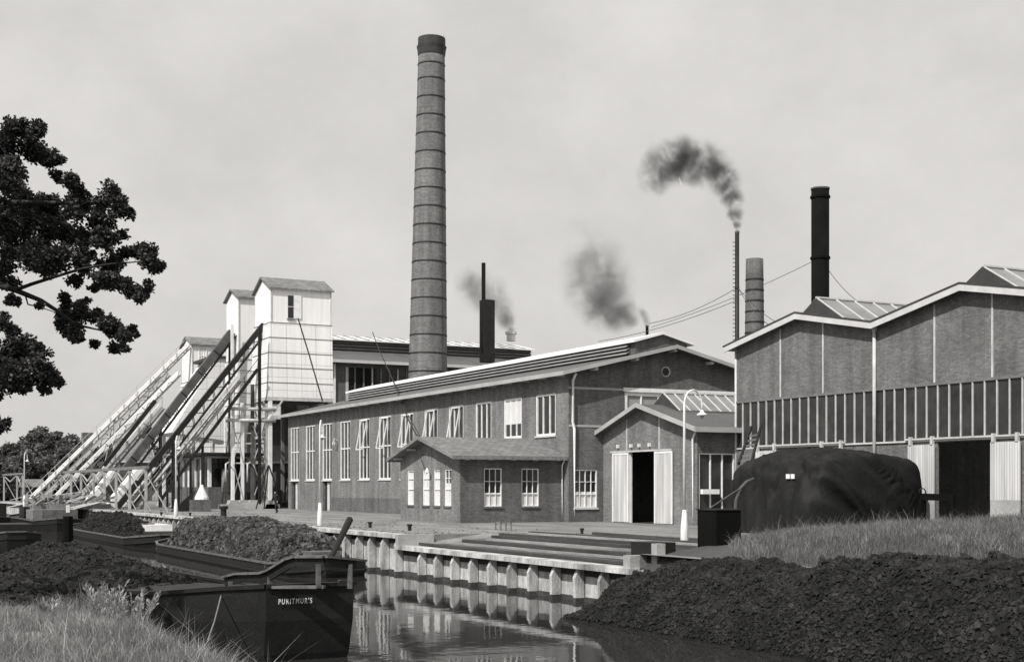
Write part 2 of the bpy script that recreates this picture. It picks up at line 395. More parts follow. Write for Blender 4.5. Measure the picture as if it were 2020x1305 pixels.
while len(pts) < 110000:
    y = 14+38*random.random(); x = random.uniform(QX+.3, 43.4)
    t = (x*CY-y*SY)/(x*SY+y*CY)*FPX+PX0
    if t < 1440 or t > 2120: continue
    if y-(x-24)*.55 > 37.5+fbm(x, y, .4, 2): continue
    g = .8+.75*fbm(x, y, .5, 4, 8)
    if random.random() > .3+g: continue
    pts.append((x, y, zright(x, y), max(.35, g)))
blades('grass', pts, .06, .36, .012, 'grass_right', 1.2, 'tall rough grass between the peat boat and the covered stack')
def weed(px, py, z, h, n, label, cat='weed', spread=.35):
    p = gp(px, py, z); mb = MB()
    for i in range(n):
        a = random.uniform(0, 6.28); r = random.uniform(0, spread*.5); b = p+Vector((math.cos(a)*r, math.sin(a)*r, 0)); hh = h*random.uniform(.6, 1)
        tip = b+Vector((math.cos(a)*spread*random.uniform(.2, 1), math.sin(a)*spread*random.uniform(.2, 1), hh))
        mb.tube([b, b.lerp(tip, .5)+Vector((0, 0, hh*.08)), tip], [.008, .006, .003], 4)
        for k in range(12):
            q = b.lerp(tip, .25+.75*k/12); d = Vector((random.uniform(-1, 1), random.uniform(-1, 1), random.uniform(.3, 1.6))).normalized()*random.uniform(.07, .16)
            s = d.cross(Vector((random.random(), random.random(), random.random()))).normalized()*.018
            mb.ngon([q-s*.3, q+d*.5-s, q+d, q+d*.5+s])
    return tag(mb.build('weed', 'weed_leaf', loc=tuple(p), fix=False), label, cat)
weed(200, 1225, -.55, .80, 26, 'tall pale weed before the black peat heap, left of the bushiest weed', spread=.5)
weed(262, 1240, -.55, .78, 30, 'bushiest pale weed, nearest the side of the foreground barge', spread=.45)
weed(92, 1215, -.55, .38, 14, 'short pale weed at the left edge of the grass', spread=.35)
# ------------------------------------------------------------------ quay wall
def quay_section(y0, y1, ztop, label, bays, cap_h=.17):
    r = thing('quay_wall', (QX, (y0+y1)/2, WZ-.5), label, 'quay wall')
    B(r, 'wall', 'quay_concrete', QX+.02, QX+.4, y0, y1, WZ+.17, ztop-cap_h)
    B(r, 'wall_foot', 'wet_concrete', QX-.02, QX+.4, y0, y1, WZ-.8, WZ+.17)
    B(r, 'cap_beam', 'quay_concrete', QX-.42, QX+.25, y0, y1, ztop-cap_h, ztop+.012)
    B(r, 'cap_shade_strip', 'interior', QX-.02, QX+.02, y0, y1, ztop-cap_h-.26, ztop-cap_h)  # dark strip on the wall: shade below the cap beam put into colour
    for y in bays:
        m = MB(); zt = ztop-cap_h
        m.prism('Y', [(QX-.02, zt), (QX-.22, zt), (QX-.38, zt-.32), (QX-.36, WZ+.15), (QX-.02, WZ+.15)], y-.085, y+.085)
        pp = m.build('pile', 'quay_concrete', r)
        MB().prism('Y', [(QX-.02, WZ+.15), (QX-.36, WZ+.15), (QX-.38, WZ-.6), (QX-.02, WZ-.6)], y-.09, y+.09).build('pile_foot', 'wet_concrete', pp)
    return r
bays = [atX(px, QX-.2)[0] for px in (832, 864, 897, 933, 970, 1009, 1050, 1095, 1141, 1190, 1240)]
quay_section(NY0, NY1-.02, -.46, 'lower concrete quay wall with raked piles below the timber landing', bays)
quay_section(NY1, 200, .02, 'higher concrete quay wall on piles running left behind the loaded barges', [NY1+.14+1.62*i for i in range(60)])
B(thing('quay_steps', (QX+.5, NY1, -.5), 'pale concrete end block where the quay drops to the landing', 'end block'), 'block', 'concrete', QX-.40, QX+1.3, NY1-.35, NY1-.03, -.46, .015)
# long timbers on the landing
tl = ['lowest beam of the landing, dark, nearest the water', 'pale plank just above the lowest dark beam of the landing', 'dark beam between the two lower pale planks of the landing', 'second pale plank up from the water on the landing', 'wide dark beam just above the second pale plank', 'narrower dark beam above the wide dark one on the landing', 'long pale beam along the yard edge of the landing', 'dark beam just behind the long pale beam at the yard edge', 'dark beam lying alone farthest back on the yard']
for i, (dx, w_, h_, ma, mb_, m_) in enumerate(((.45, .2, .10, 0, 0, 'timber_dark'), (1.2, .16, .09, 0, 1.0, 'plank_pale'), (1.75, .25, .12, .5, 1.6, 'timber_dark'), (2.5, .18, .10, .2, 2.4, 'plank_pale'), (3.05, .28, .12, 0, 2.0, 'timber_dark'),
        (3.75, .2, .11, .8, 1.2, 'timber_dark'), (4.7, .25, .10, -2.5, -2.0, 'plank_pale'), (5.3, .25, .13, -1.5, 1.0, 'timber_dark'), (7.4, .25, .10, -3.0, 3.0, 'timber_dark'))):
    x = QX+dx; z = min(0, -.49+dx*.124); ya, yb = NY0+.3+ma, NY1-.9-mb_; k_ = 6; pts_ = []
    for q in range(k_+1): pts_.append((x+random.uniform(-.06, .06), ya+(yb-ya)*q/k_, z+h_/2+random.uniform(0, .02)))
    mb = MB()
    for a_, b_ in zip(pts_, pts_[1:]): mb.beam(a_, b_, w_, h_)
    tag(mb.build('timber_beam', m_), tl[i], 'beam', 'long beams on the landing')
for i, (px, py) in enumerate(((1283, 1118), (1262, 1117))):
    p = gp(px, py, -.46)
tag(MB().box(QX-.3, QX+.5, NY0+.1, NY0+.5, -.45, -.05).build('concrete_block', 'concrete'), 'pale square block at the right end of the landing', 'block')
p = gp(1303, 1098, -.1)
r = thing('sunken_bin', (p.x, p.y, -.2), 'dark open bin with pale end post beside the lamp post foot', 'bin')
MB().box(p.x-.4, p.x+.5, p.y-.1, p.y+1.1, -.2, .36).build('box', 'dark_metal', r); MB().box(p.x-.42, p.x-.1, p.y-.42, p.y-.12, -.3, .34).build('end_post', 'concrete', r)
# bollards
for px, py, h, lb in ((730, 1040, .3, 'small dark bollard on the quay edge left of the pale end block'), (808, 1046, .32, 'small dark bollard above the pale end block'), (1148, 1052, .25, 'small dark bollard on the yard right of the box frame'),
                      (441, 1018, .75, 'big dark mooring post behind the nearest peat barge'), (375, 1017, .25, 'tiny bollard on the quay right of the second lamp post'), (318, 1016, .25, 'tiny bollard on the quay left of the second lamp post')):
    p = gp(px, py); mb = MB(); mb.tube([p, p+Vector((0, 0, h*.7))], h*.28, 10); mb.tube([p+Vector((0, 0, h*.7)), p+Vector((0, 0, h))], h*.42, 10)
    tag(mb.build('bollard', 'dark_metal'), lb, 'bollard')
p = gp(993, 1047); mb = MB(); s = .55
for dx in (-s/2, s/2):
    for dy in (-s/2, s/2): mb.beam((p.x+dx, p.y+dy, 0), (p.x+dx, p.y+dy, .45), .06, .06)
for z in (.42,):
    mb.beam((p.x-s/2, p.y-s/2, z), (p.x+s/2, p.y-s/2, z), .06, .06).beam((p.x-s/2, p.y+s/2, z), (p.x+s/2, p.y+s/2, z), .06, .06).beam((p.x-s/2, p.y-s/2, z), (p.x-s/2, p.y+s/2, z), .06, .06).beam((p.x+s/2, p.y-s/2, z), (p.x+s/2, p.y+s/2, z), .06, .06)
tag(mb.build('box_frame', 'mid_metal'), 'small square metal frame standing on the yard above the landing', 'frame')
# ------------------------------------------------------------------ lamp posts
def lamp_proto(p, h, label):
    r = thing('lamp_post', tuple(p), label, 'lamp post', 'white swan neck lamp posts'); b = Vector(p)
    MB().tube([b, b+Vector((0, 0, .05)), b+Vector((0, 0, .6)), b+Vector((0, 0, 1.25))], [.13, .15, .14, .07], 14).build('base', 'white_paint', r, smooth=True)
    pts = [b+Vector((0, 0, 1.25)), b+Vector((0, 0, h-.85))]; rs = [.062, .045]
    d = Vector((CY*.9, SY*.9-.35, 0)).normalized()
    for k in range(1, 11):
        a = math.pi*k/10; pts.append(b+Vector((0, 0, h-.85))+d*(.42*(1-math.cos(a)))+Vector((0, 0, .55*math.sin(a)))); rs.append(.036)
    pts.append(pts[-1]+Vector((0, 0, -.18))); rs.append(.03)
    MB().tube(pts, rs, 10).build('pole', 'white_paint', r, smooth=True)
    e = pts[-1]; sh = MB().tube([e, e+Vector((0, 0, -.08)), e+Vector((0, 0, -.16)), e+Vector((0, 0, -.20))], [.04, .08, .19, .20], 14).build('lamp_shade', 'white_paint', r, smooth=True)
    MB().tube([e+Vector((0, 0, -.2)), e+Vector((0, 0, -.27)), e+Vector((0, 0, -.33))], [.07, .08, .03], 10).build('bulb', 'light_metal', sh)
    return r
L = [(1350, 1072, 'nearest white lamp post, beside the annex with the big doors'), (631, 1037, 'white lamp post in front of the long brick wall, behind the peat barge'),
     (347, 1019, 'white lamp post in front of the conveyors'), (48, 1000, 'farthest white lamp post, at the left by the trees')]
p0 = gp(L[0][0], L[0][1]); lamp = lamp_proto(p0, (L[0][1]-752)*2.1/(L[0][1]-HZ), L[0][2])
for px, py, lb in L[1:]: copy_tree(lamp, gp(px, py), lb, rz=R(58))
# ------------------------------------------------------------------ MAIN BUILDING
MX, MY0, MY1, MX1 = 39.9, 70.2, 124.7, 54.5
RX, RZ, EZ = 47.2, 10.75, 9.0
r = thing('factory_hall', (MX, MY0, 0), 'long brick hall with a row of tall white windows and a louvred ridge', 'building'); hall = r
tall = [(573, 590), (603, 621), (636, 655), (671, 691), (708, 729), (747, 771), (790, 815)]
short = [(837, 863), (885, 914), (938, 969), (994, 1029), (1057, 1096)]
holes = []; wins = []
for i, (a, b) in enumerate(tall):
    ya, yb = sorted((atX(a, MX)[0], atX(b, MX)[0])); holes.append((ya, yb, 2.72, 7.75)); wins.append((ya, yb, 2.72, 7.75, 't', i))
for i, (a, b) in enumerate(short):
    ya, yb = sorted((atX(a, MX)[0], atX(b, MX)[0])); z0, z1 = (5.28, 7.85); holes.append((ya, yb, z0, z1)); wins.append((ya, yb, z0, z1, 's', i))
d1 = sorted((atX(575, MX)[0], atX(588, MX)[0])); d2 = sorted((atX(636.5, MX)[0], atX(652, MX)[0]))
holes[0] = (d1[0], d1[1], 0, 2.6) if False else holes[0]
doors = [(d1[0], d1[1], 0, 2.6), (d2[0], d2[1], 0, 2.6)]
gt = lambda u: EZ+(RZ-EZ)*(1-abs(u-RX)/(RX-MX))
mb = MB(); wall(mb, 'X', MX, MY0, MY1, 0, EZ, holes+doors)
mb.ngon([(MX, MY1, 0), (MX1, MY1, 0), (MX1, MY1, EZ), (RX, MY1, RZ), (MX, MY1, EZ)]); mb.ngon([(MX1, MY0, 0), (MX1, MY1, 0), (MX1, MY1, EZ), (MX1, MY0, EZ)])
mb.build('wall', 'brick_main', r)
gw = (atY(1133, MY0)[0], atY(1178, MY0)[0], .85, 3.15)
bw_ = (atY(1232, MY0)[0], MX1-.6, 4.6, 7.95)
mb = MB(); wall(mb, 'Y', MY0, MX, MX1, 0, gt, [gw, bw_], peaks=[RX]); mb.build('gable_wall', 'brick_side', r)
for ya, yb, z0, z1, k, i in wins:
    if k == 't': window(r, 'X', MX, ya, yb, z0, z1, 2, (.53,), sash=(5.2, 7.6, .45) if i in (4, 5, 6) else None, sill=True, fw=.11, mw=.085, glass='mid_glass' if i in (0, 1) else 'dark_glass')
    else: window(r, 'X', MX, ya, yb, z0, z1, 2, (), sash=(5.3, 7.7, .45) if i in (0, 1) else None, curtain=(.35, 1) if i == 3 else (.0, .9) if False else None, fw=.12, mw=.085)
for a, b, z0, z1 in doors:
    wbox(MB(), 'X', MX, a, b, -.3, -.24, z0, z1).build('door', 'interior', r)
    wbox(MB(), 'X', MX, a+(b-a)*.35, a+(b-a)*.62, -.22, -.16, z0, z1-.1).build('door_leaf', 'pale_paint', r)
window(r, 'Y', MY0, *gw, 3, (.35, .68), curtain=(0, .42), sill=True, fw=.07, mw=.035)
window(r, 'Y', MY0, *bw_, 7, (.5,), glass='pale_pane', fw=.22, mw=.09, sill=False)
wbox(MB(), 'X', MX, MY0+.5, d2[0]-.3, 0, .03, .0, 1.2).build('plinth', 'brick_side', r)
for z in (5.72, 8.0):
    wbox(MB(), 'Y', MY0, MX+.02, bw_[0]-.02 if z < 7 else MX1, 0, .03, z, z+.13).build('concrete_band', 'grey_fascia', r)
MB().box(bw_[0]-.1, MX1-.1, MY0-.06, MY0-.03, 7.95, 8.2).build('concrete_band', 'white_paint', r)
# roof slab, eaves, verge boards
ov = .75
def gable_roof(root, axis, e0, rg, e1, ze, zr, ze1, a0, a1, th, m, fm, fh=.22, ov=.6, name='roof', over_a=None):
    s0 = (zr-ze)/(rg-e0); s1 = (zr-ze1)/(e1-rg); A, Bz = e0-ov, ze-ov*s0; C, Dz = e1+ov, ze1-ov*s1
    poly = [(A, Bz), (rg, zr), (C, Dz), (C, Dz+th), (rg, zr+th), (A, Bz+th)]
    rf = MB().prism(axis, poly, a0, a1).build(name, m, root)
    for aa, ab in ((a0-.05, a0+.0), (a1, a1+.05)):
        MB().prism(axis, [(A-.02, Bz-.06), (rg, zr-.06), (C+.02, Dz-.06), (C+.02, Dz+fh), (rg, zr+fh), (A-.02, Bz+fh)], aa, ab).build('verge_board', fm, rf)
    for uu in (A, C):
        z_ = Bz if uu == A else Dz; g = MB(); lo, hi = (uu-.07, uu-.0) if uu == A else (uu, uu+.07)
        if axis == 'Y': g.box(lo, hi, a0, a1, z_-.08, z_+fh)
        else: g.box(a0, a1, lo, hi, z_-.08, z_+fh)
        g.build('eave_board', fm, rf)
    return rf
rf = gable_roof(r, 'Y', MX, RX, MX1, EZ, RZ, EZ, MY0-.75, MY1+.5, .1, 'roofing', 'grey_fascia', .17, .75)
for k in range(24):
    y = MY0+.4+k*2.33; MB().box(MX-.62, MX, y, y+.14, EZ-.26, EZ-.06).build('rafter_end', 'pale_paint', rf)
for u, sgn in ((41.5, 1), (44.4, 1), (47.2, 0), (50.0, -1), (52.9, -1)):
    MB().box(u-.12, u+.12, MY0-.6, MY0, gt(u)-.24, gt(u)-.06).build('purlin_end', 'pale_paint', rf)
# monitor with louvres
m0, m1, my0, my1 = RX-1.95, RX+1.95, MY0+1.0, 122.5; mz0, mz1 = 10.2, 11.15
mg = lambda u: 11.2+.5*(1-abs(u-RX)/1.95)
mon = MB(); wall(mon, 'Y', my0, m0, m1, mz0, mg, peaks=[RX]); mon.box(m0+.05, m1-.05, my0+.02, my1, mz0, 11.18); mo = mon.build('roof_monitor', 'brick_side', r)
MB().box(m0, m0+.04, my0+.6, my1, mz0+.05, 11.2).build('louvre_back', 'dark_louvre', mo)
for k in range(4):
    z = mz0+.28+k*.22; MB().prism('Y', [(m0-.22, z-.02), (m0-.20, z+.05), (m0-.01, z+.16), (m0-.01, z+.09)], my0+.7, my1).build('louvre', 'louvre_slat', mo)
for k in range(4):
    z = mz0+.28+k*.22; MB().prism('Y', [(m1+.16, z-.02), (m1+.14, z+.045), (m1+.01, z+.16), (m1+.01, z+.09)], my0+.3, my1).build('louvre', 'louvre_slat', mo)
MB().prism('Y', [(m0-.22, 11.12), (RX, 11.72), (m1+.45, 11.12), (m1+.45, 11.24), (RX, 11.86), (m0-.24, 11.28), (m0-.24, 11.13)], my0-.25, my1+.3).build('monitor_roof', 'white_roof', mo)
# round vent
c = Vector((atY(1313, MY0)[0], MY0, zz(733, atY(1313, MY0)[1]))); mb = MB()
mb.tube([c+Vector((0, -.05, 0)), c+Vector((0, .02, 0))], .33, 20).build('round_vent', 'grey_fascia', r)
MB().tube([c+Vector((-.03, -.065, 0)), c+Vector((-.03, 0.0, 0))], .25, 20).build('vent_hole', 'interior', r)
# downpipes
def pipe(root, pts, rad, m='white_paint', name='downpipe'): return MB().tube(pts, rad, 10).build(name, m, root, smooth=True)
x = MX+.22; pipe(r, [(x, MY0-.5, EZ-.1), (x, MY0-.14, EZ-.5), (x, MY0-.14, 6.0), (x+.1, MY0-.14, 5.6), (x+.1, MY0-.14, .25)], .085)
# wall lamp
y = atX(667, MX)[0]; MB().tube([(MX, y, 6.1), (MX-.35, y, 6.3), (MX-.4, y, 6.0)], .05).box(MX-.5, MX-.3, y-.12, y+.12, 5.75, 6.02).build('wall_lamp', 'pale_paint', r)
# ------------------------------------------------------------------ SMALL ANNEX
SX, SY0, SY1 = 33.0, 70.8, 79.85; SR = 75.35
r = thing('brick_annex', (SX, SY0, 0), 'low brick annex with a tiled gable roof and curtained narrow windows', 'building')
hs = []
for a, b in ((804, 816), (834, 847), (856, 868), (877, 890)):
    ya, yb = sorted((atX(a, SX)[0], atX(b, SX)[0])); hs.append((ya, yb, .98, 3.15))
st = lambda u: 3.95+1.12*(1-abs(u-SR)/4.53)
mb = MB(); wall(mb, 'X', SX, SY0, SY1, 0, st, hs, peaks=[SR]); mb.ngon([(SX, SY1, 0), (MX-.01, SY1, 0), (MX-.01, SY1, 3.95), (SX, SY1, 3.95)]); mb.build('wall', 'brick_main', r)
hy = [(atY(955, SY0)[0], atY(990, SY0)[0], .95, 3.2), (atY(1029, SY0)[0], atY(1063, SY0)[0], .95, 3.2)]
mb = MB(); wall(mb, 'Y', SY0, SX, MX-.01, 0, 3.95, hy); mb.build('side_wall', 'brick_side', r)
for i, h in enumerate(hs): window(r, 'X', SX, *h, 1 if i else 0, (.45, .75), curtain=(0, .62) if i == 3 else (0, .97), fw=.06, mw=.035, sill='dark')
for h in hy: window(r, 'Y', SY0, *h, 2, (.33, .66), curtain=(0, .36), fw=.055, mw=.03, sill='dark')
rf = gable_roof(r, 'X', SY0, SR, SY1, 3.92, 5.05, 3.92, SX-.7, MX-.02, .12, 'shed_roof', 'timber_grey', .14, .55)
for k in range(5): MB().box(SX+.3+k*1.5, SX+.42+k*1.5, SY0-.45, SY0, 3.66, 3.82).build('rafter_end', 'pale_paint', rf)
for k in range(5):
    y = SY0+.2+k*2.15; MB().box(SX-.55, SX, y-.05, y+.05, st(y)-.2, st(y)-.07).build('purlin_end', 'pale_paint', rf)
pipe(r, [(MX-.16, SY0-.45, 3.8), (MX-.16, SY0-.09, 3.4), (MX-.16, SY0-.09, .2)], .05)
y = 77.3; pipe(r, [(SX, 75.3, 4.0), (SX-.5, 75.3, 4.1), (SX-.62, 75.2, 3.9), (SX-.3, 74.9, 2.9)], .025, 'dark_metal', 'lamp_bracket')
MB().tube([(SX-.3, 74.9, 3.25), (SX-.3, 74.9, 3.0)], [.05, .14], 10).build('lamp_shade', 'white_paint', r)
# the leaning cable/pole above it (dark flexible pipe up to the far roof)
# ------------------------------------------------------------------ DOOR ANNEX
AX, AY0, AY1 = 42.3, 60.3, 70.16; AR = 65.6
r = thing('brick_annex', (AX, AY0, 0), 'brick gabled annex with tall pale sliding doors standing open', 'building')
ya, yb = sorted((atX(1241, AX)[0], atX(1291, AX)[0]))
at_ = lambda u: 5.3+(1.45)*(1-abs(u-AR)/(AY1-AR if u > AR else AR-AY0))
mb = MB(); wall(mb, 'X', AX, AY0, AY1, 0, at_, [(ya, yb, 0, 4.15)], peaks=[AR]); mb.build('wall', 'brick_main', r)
mb = MB(); wall(mb, 'Y', AY0, AX, 44.8, 3.95, 5.3); wall(mb, 'Y', AY0, AX, AX+.12, 0, 3.95); mb.build('side_wall', 'brick_side', r)
window(r, 'Y', AY0, AX+.12, 44.8, 0.02, 3.95, 2, (), glass='wired_glass', fw=.07, mw=.07, sill=False)
B(r, 'shelf', 'white_paint', AX+.2, AX+1.3, AY0-.25, AY0-.02, 1.72, 1.98)
for a, b in ((1208, 1240), (1291, 1326)):
    y0, y1 = sorted((atX(a, AX-.12)[0], atX(b, AX-.12)[0])); dl = wbox(MB(), 'X', AX, y0, y1, .06, .13, .04, 4.12).build('sliding_door', 'white_planks', r)
    fr = MB(); 
    for q in (y0, y1-.1): wbox(fr, 'X', AX, q, q+.1, .13, .15, .04, 4.12)
    wbox(fr, 'X', AX, y0+.1, y1-.1, .13, .15, 4.0, 4.12); fr.build('door_frame', 'white_paint', dl)
wbox(MB(), 'X', AX, ya-1.9, yb+1.9, .05, .17, 4.14, 4.24).build('door_rail', 'light_metal', r)
wbox(MB(), 'X', AX, yb-.18, yb, -.1, .04, 0, 4.1).build('door_jamb', 'white_paint', r)
mb = MB(); mb.box(AX+.3, AX+12, AY0+.3, AY1-.2, -.02, .01); mb.build('floor', 'interior', r)
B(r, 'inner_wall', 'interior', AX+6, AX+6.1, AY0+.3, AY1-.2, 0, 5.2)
for px in (1237, 1301):
    y = atX(px, AX)[0]; wbox(MB(), 'X', AX, y-.045, y+.045, 0, .04, 4.26, at_(y)-.1).build('pilaster_strip', 'light_metal', r)
for px in (1221, 1247, 1263, 1283):
    y = atX(px, AX)[0]; wbox(MB(), 'X', AX, y-.05, y+.05, 0, .16, 4.42, 4.62).build('insulator', 'white_paint', r)
rf = gable_roof(r, 'X', AY0, AR, AY1, 5.3, 6.75, 5.3, AX-.55, 60, .13, 'roofing', 'grey_fascia', .2, .55)
pipe(r, [(AX-.12, AY0-.0, 5.1), (AX-.12, AY0+.25, 4.7), (AX-.12, AY0+.25, .2)], .06)
def skylight(root, x0, x1, yc, hw, zb, zt, step, m='skylight_glass'):
    s = MB().prism('X', [(yc-hw, zb), (yc, zt), (yc+hw, zb)], x0, x1).build('skylight', m, root)
    MB().prism('X', [(yc-hw, zb), (yc, zt), (yc+hw, zb)], x0-.04, x0-.005).build('end_board', 'dark_louvre', s)
    n = int((x1-x0)/step); mb = MB()
    for k in range(n+1):
        x = x0+.05+k*step
        for sg in (-1, 1): mb.beam((x, yc+sg*hw, zb+.02), (x, yc, zt+.03), .07, .05)
    mb.beam((x0, yc, zt+.05), (x1, yc, zt+.05), .14, .08); mb.build('glazing_bar', 'pale_paint', s)
    mb = MB()
    for sg in (-1, 1): mb.beam((x0, yc+sg*(hw+.02), zb), (x1, yc+sg*(hw+.02), zb), .12, .14)
    mb.build('base_frame', 'louvre_grey', s); return s
skylight(r, AX+1.3, 58, AR, 1.75, 6.42, 7.55, .72)
# trestle and crate near the door
p = gp(1318, 1030); mb = MB()
mb.beam((p.x-.1, p.y+.9, .0), (p.x-.1, p.y+.7, 1.15), .06, .06).beam((p.x-.1, p.y+.7, 1.15), (p.x-.1, p.y-1.0, 1.15), .08, .08).beam((p.x-.1, p.y-1.0, 1.15), (p.x-.1, p.y-1.0, 0), .06, .06).beam((p.x-.1, p.y-.6, .05), (p.x-.1, p.y-.6, .7), .05, .05)
tag(mb.build('trestle', 'dark_metal'), 'thin dark trestle frame leaning by the open annex door', 'trestle')
B(thing('crate', (p.x+.3, p.y-.4, 0), 'small brick coloured crate under the dark trestle', 'crate'), 'box', 'brick_side', p.x+.0, p.x+.6, p.y-.85, p.y-.15, 0, .62)
p = gp(1412, 1030); mb = MB(); mb.prism('Y', [(p.x-.5, 0), (p.x+.4, 0), (p.x+.35, 1.5), (p.x-.1, 1.7)], p.y-.9, p.y-.75)
tag(mb.build('board', 'pale_paint'), 'pale slanted board beside the dark glazed annex wall', 'board')
# ------------------------------------------------------------------ RIGHT BUILDING
BX, BY1 = 44.85, 60.2; PER = 11.2; NG = 4; BY0 = BY1-PER*NG+.0
bz = lambda u: 9.72+1.08*(1-abs(((BY1-u) % PER)-PER/2)/(PER/2))
r = thing('brick_warehouse', (BX, BY1, 0), 'brick warehouse with zigzag gables and a dark glazed band over big doors', 'building')
peaks = [BY1-PER/2*k for k in range(1, NG*2)]
dh = []
for a, b in ((1849, 1960), (1536, 1622)):
    y0, y1 = sorted((atX(a, BX)[0], atX(b, BX)[0])); dh.append((y0, y1, 0, 4.12))
mb = MB(); wall(mb, 'X', BX, BY0, BY1, 0, bz, dh+[(BY0, BY1, 4.2, 6.76)], peaks=peaks, rev=.1); mb.ngon([(BX, BY1, 0), (90, BY1, 0), (90, BY1, 9.7), (BX, BY1, 9.7)]); mb.build('wall', 'brick_dark', r)
gb = wbox(MB(), 'X', BX, BY0, BY1, -.08, -.02, 4.2, 6.76).build('glazed_band', 'wired_glass', r)
ya, yb = atX(1466, BX)[0], atX(2018, BX)[0]; st_ = (ya-yb)/28
for k in range(45):
    y = ya-k*st_; wbox(MB(), 'X', BX, y-.03, y+.03, -.02, .05, 4.22, 6.72).build('mullion', 'light_metal', gb)
wbox(MB(), 'X', BX, BY0, BY1, 0, .06, 6.70, 6.80).build('band_head', 'louvre_grey', r); wbox(MB(), 'X', BX, BY0, BY1, 0, .08, 4.16, 4.24).build('band_sill', 'pale_paint', r)
for px in (1540, 1624, 1844, 1958, 2060, 2160):
    y = atX(px, BX)[0]; wbox(MB(), 'X', BX, y-.05, y+.05, 0, .035, 6.82, bz(y)-.05).build('pilaster_strip', 'light_metal', r)
y = atX(1728, BX)[0]; pipe(r, [(BX-.1, y, bz(y)-.1), (BX-.1, y, 6.5), (BX-.1, y, 2)], .09, 'light_metal'); MB().tube([(BX-.1, y, bz(y)-.25), (BX-.1, y, bz(y)-.0)], [.1, .17], 10).build('hopper_head', 'light_metal', r)
pipe(r, [(BX-.02, BY1+.03, 9.6), (BX-.02, BY1+.03, 1.0)], .07, 'light_metal')
# roof: continuous zigzag slab
poly = [(BY1+.55, 9.72-.55*1.08/5.6)]+[(p_, bz(p_)) for p_ in peaks]+[(BY0-.5, 9.6)]
top = [(a, b+.14) for a, b in reversed(poly)]
rf = MB().prism('X', poly+top, BX-.45, 90).build('roof', 'roofing', r)
pf = [(a, b-.1) for a, b in poly]; MB().prism('X', pf+[(a, b+.19) for a, b in reversed(poly)], BX-.52, BX-.45).build('verge_board', 'pale_paint', rf)
MB().prism('X', [(a, b+.19) for a, b in poly]+[(a, b+.28) for a, b in reversed(poly)], BX-.54, BX-.3).build('verge_capping', 'dark_louvre', rf)
for k in range(NG): skylight(r, BX+.9, 88, BY1-PER*(k+.5), 2.35, 10.42, 11.85, 1.25)
for (a, b) in ((1797, 1849), (1960, 2018), (1496, 1536), (1622, 1668)):
    y0, y1 = sorted((atX(a, BX)[0], atX(b, BX)[0])); dl = wbox(MB(), 'X', BX, y0, y1, .12, .2, 1.55, 4.02).build('sliding_door', 'white_planks', r)
    wbox(MB(), 'X', BX, y0, y1, .12, .2, .02, 1.55).build('lower_panel', 'concrete', dl)
    for y in (y0+.15, y1-.15): wbox(MB(), 'X', BX, y-.07, y+.07, .09, .24, 4.02, 4.4).build('door_hanger', 'light_metal', dl)
for d_ in dh:
    wbox(MB(), 'X', BX, d_[0]-1.8, d_[1]+1.9, .08, .16, 4.25, 4.33).build('door_rail', 'light_metal', r)
    wbox(MB(), 'X', BX, d_[0], d_[1], -4, -3.9, 0, 4.1).build('inner_wall', 'interior', r)

mb = MB()
for k in range(1100):
    px_ = random.gauss(0, 1); y = random.choice([random.uniform(56, 84), random.uniform(36, 56), random.uniform(90, 118)]); x = 23.2+abs(random.gauss(0, 1.6)) if random.random() < .6 else 26.8+abs(random.gauss(0, 3.5))
    if NY0 < y < NY1 and x < 26.7: x += 3.6
    if x > 32.4: continue
    s_ = random.uniform(.02, .065); n0 = len(mb.v); h_ = s_*random.uniform(.3, .8)
    mb.v += [(x-s_, y-s_*random.random(), 0), (x+s_, y-s_, 0), (x+s_*random.random(), y+s_, 0), (x, y, h_)]; mb.f += [(n0, n0+1, n0+3), (n0+1, n0+2, n0+3), (n0+2, n0, n0+3)]
tag(mb.build('spilled_peat', 'peat_sods', loc=(28, 70, 0), fix=False), 'crumbs of peat spilled over the quay yard', 'peat crumbs', kind='stuff')
# ================================================================== COVERED STACK AND ITS SURROUNDINGS
def build_tarp():
    mb = MB(); nu, nv = 110, 64; cx, cy = 40.5, 48.0; lx, ly = 2.85, 3.45
    for i in range(nu+1):
        s = math.sin((i/nu-.5)*math.pi); s = max(-1, min(1, s)); y = cy+ly*s
        Hs = (3.86-.42*abs(s)**3)*(1-abs(s)**24)**.33; ws = lx*(1-abs(s)**14)**.4*(1-.05*s)
        for j in range(nv+1):
            u = math.sin((j/nv-.5)*math.pi); u = max(-1, min(1, u))
            g = (1-.16*abs(u)**1.6)*(1-abs(u)**18)**.33; z = Hs*g; side = 1-g
            x = cx+u*ws*(1.06-.08*g)
            fold = abs(math.sin(y*1.9+1.6*fbm(z*.5, y, .5, 3, 1)+.4*z))**.5*.22*min(1, side*2.5+.12)
            cr = .17*fbm(x*.8+z*.6, y*.8, .8, 5, 2)+.17*(1-abs(fbm(x+z, y*1.2, 1.1, 2, 12))*3)*.6
            x += (fold+cr)*(1 if u > 0 else -1)*min(1, abs(u)*2); z += cr*.8*min(1, z)
            yy = y+(cr*1.2+.1*math.sin(5*z+3*x))*(1 if s > 0 else -1)*abs(s)**6
            mb.v.append((x, yy, -.1 if j in (0, nv) or i in (0, nu) else max(z-.05, -.1)))
    for i in range(nu):
        for j in range(nv):
            a = i*(nv+1)+j; mb.f.append((a, a+1, a+nv+2, a+nv+1))
    return tag(mb.build('covered_stack', 'tarpaulin', smooth=True), 'large stack under black tarpaulin in front of the warehouse', 'covered stack')
tarp = build_tarp()
bv = BVHTree.FromPolygons([tarp.matrix_basis @ v.co for v in tarp.data.vertices], [tuple(p.vertices) for p in tarp.data.polygons])
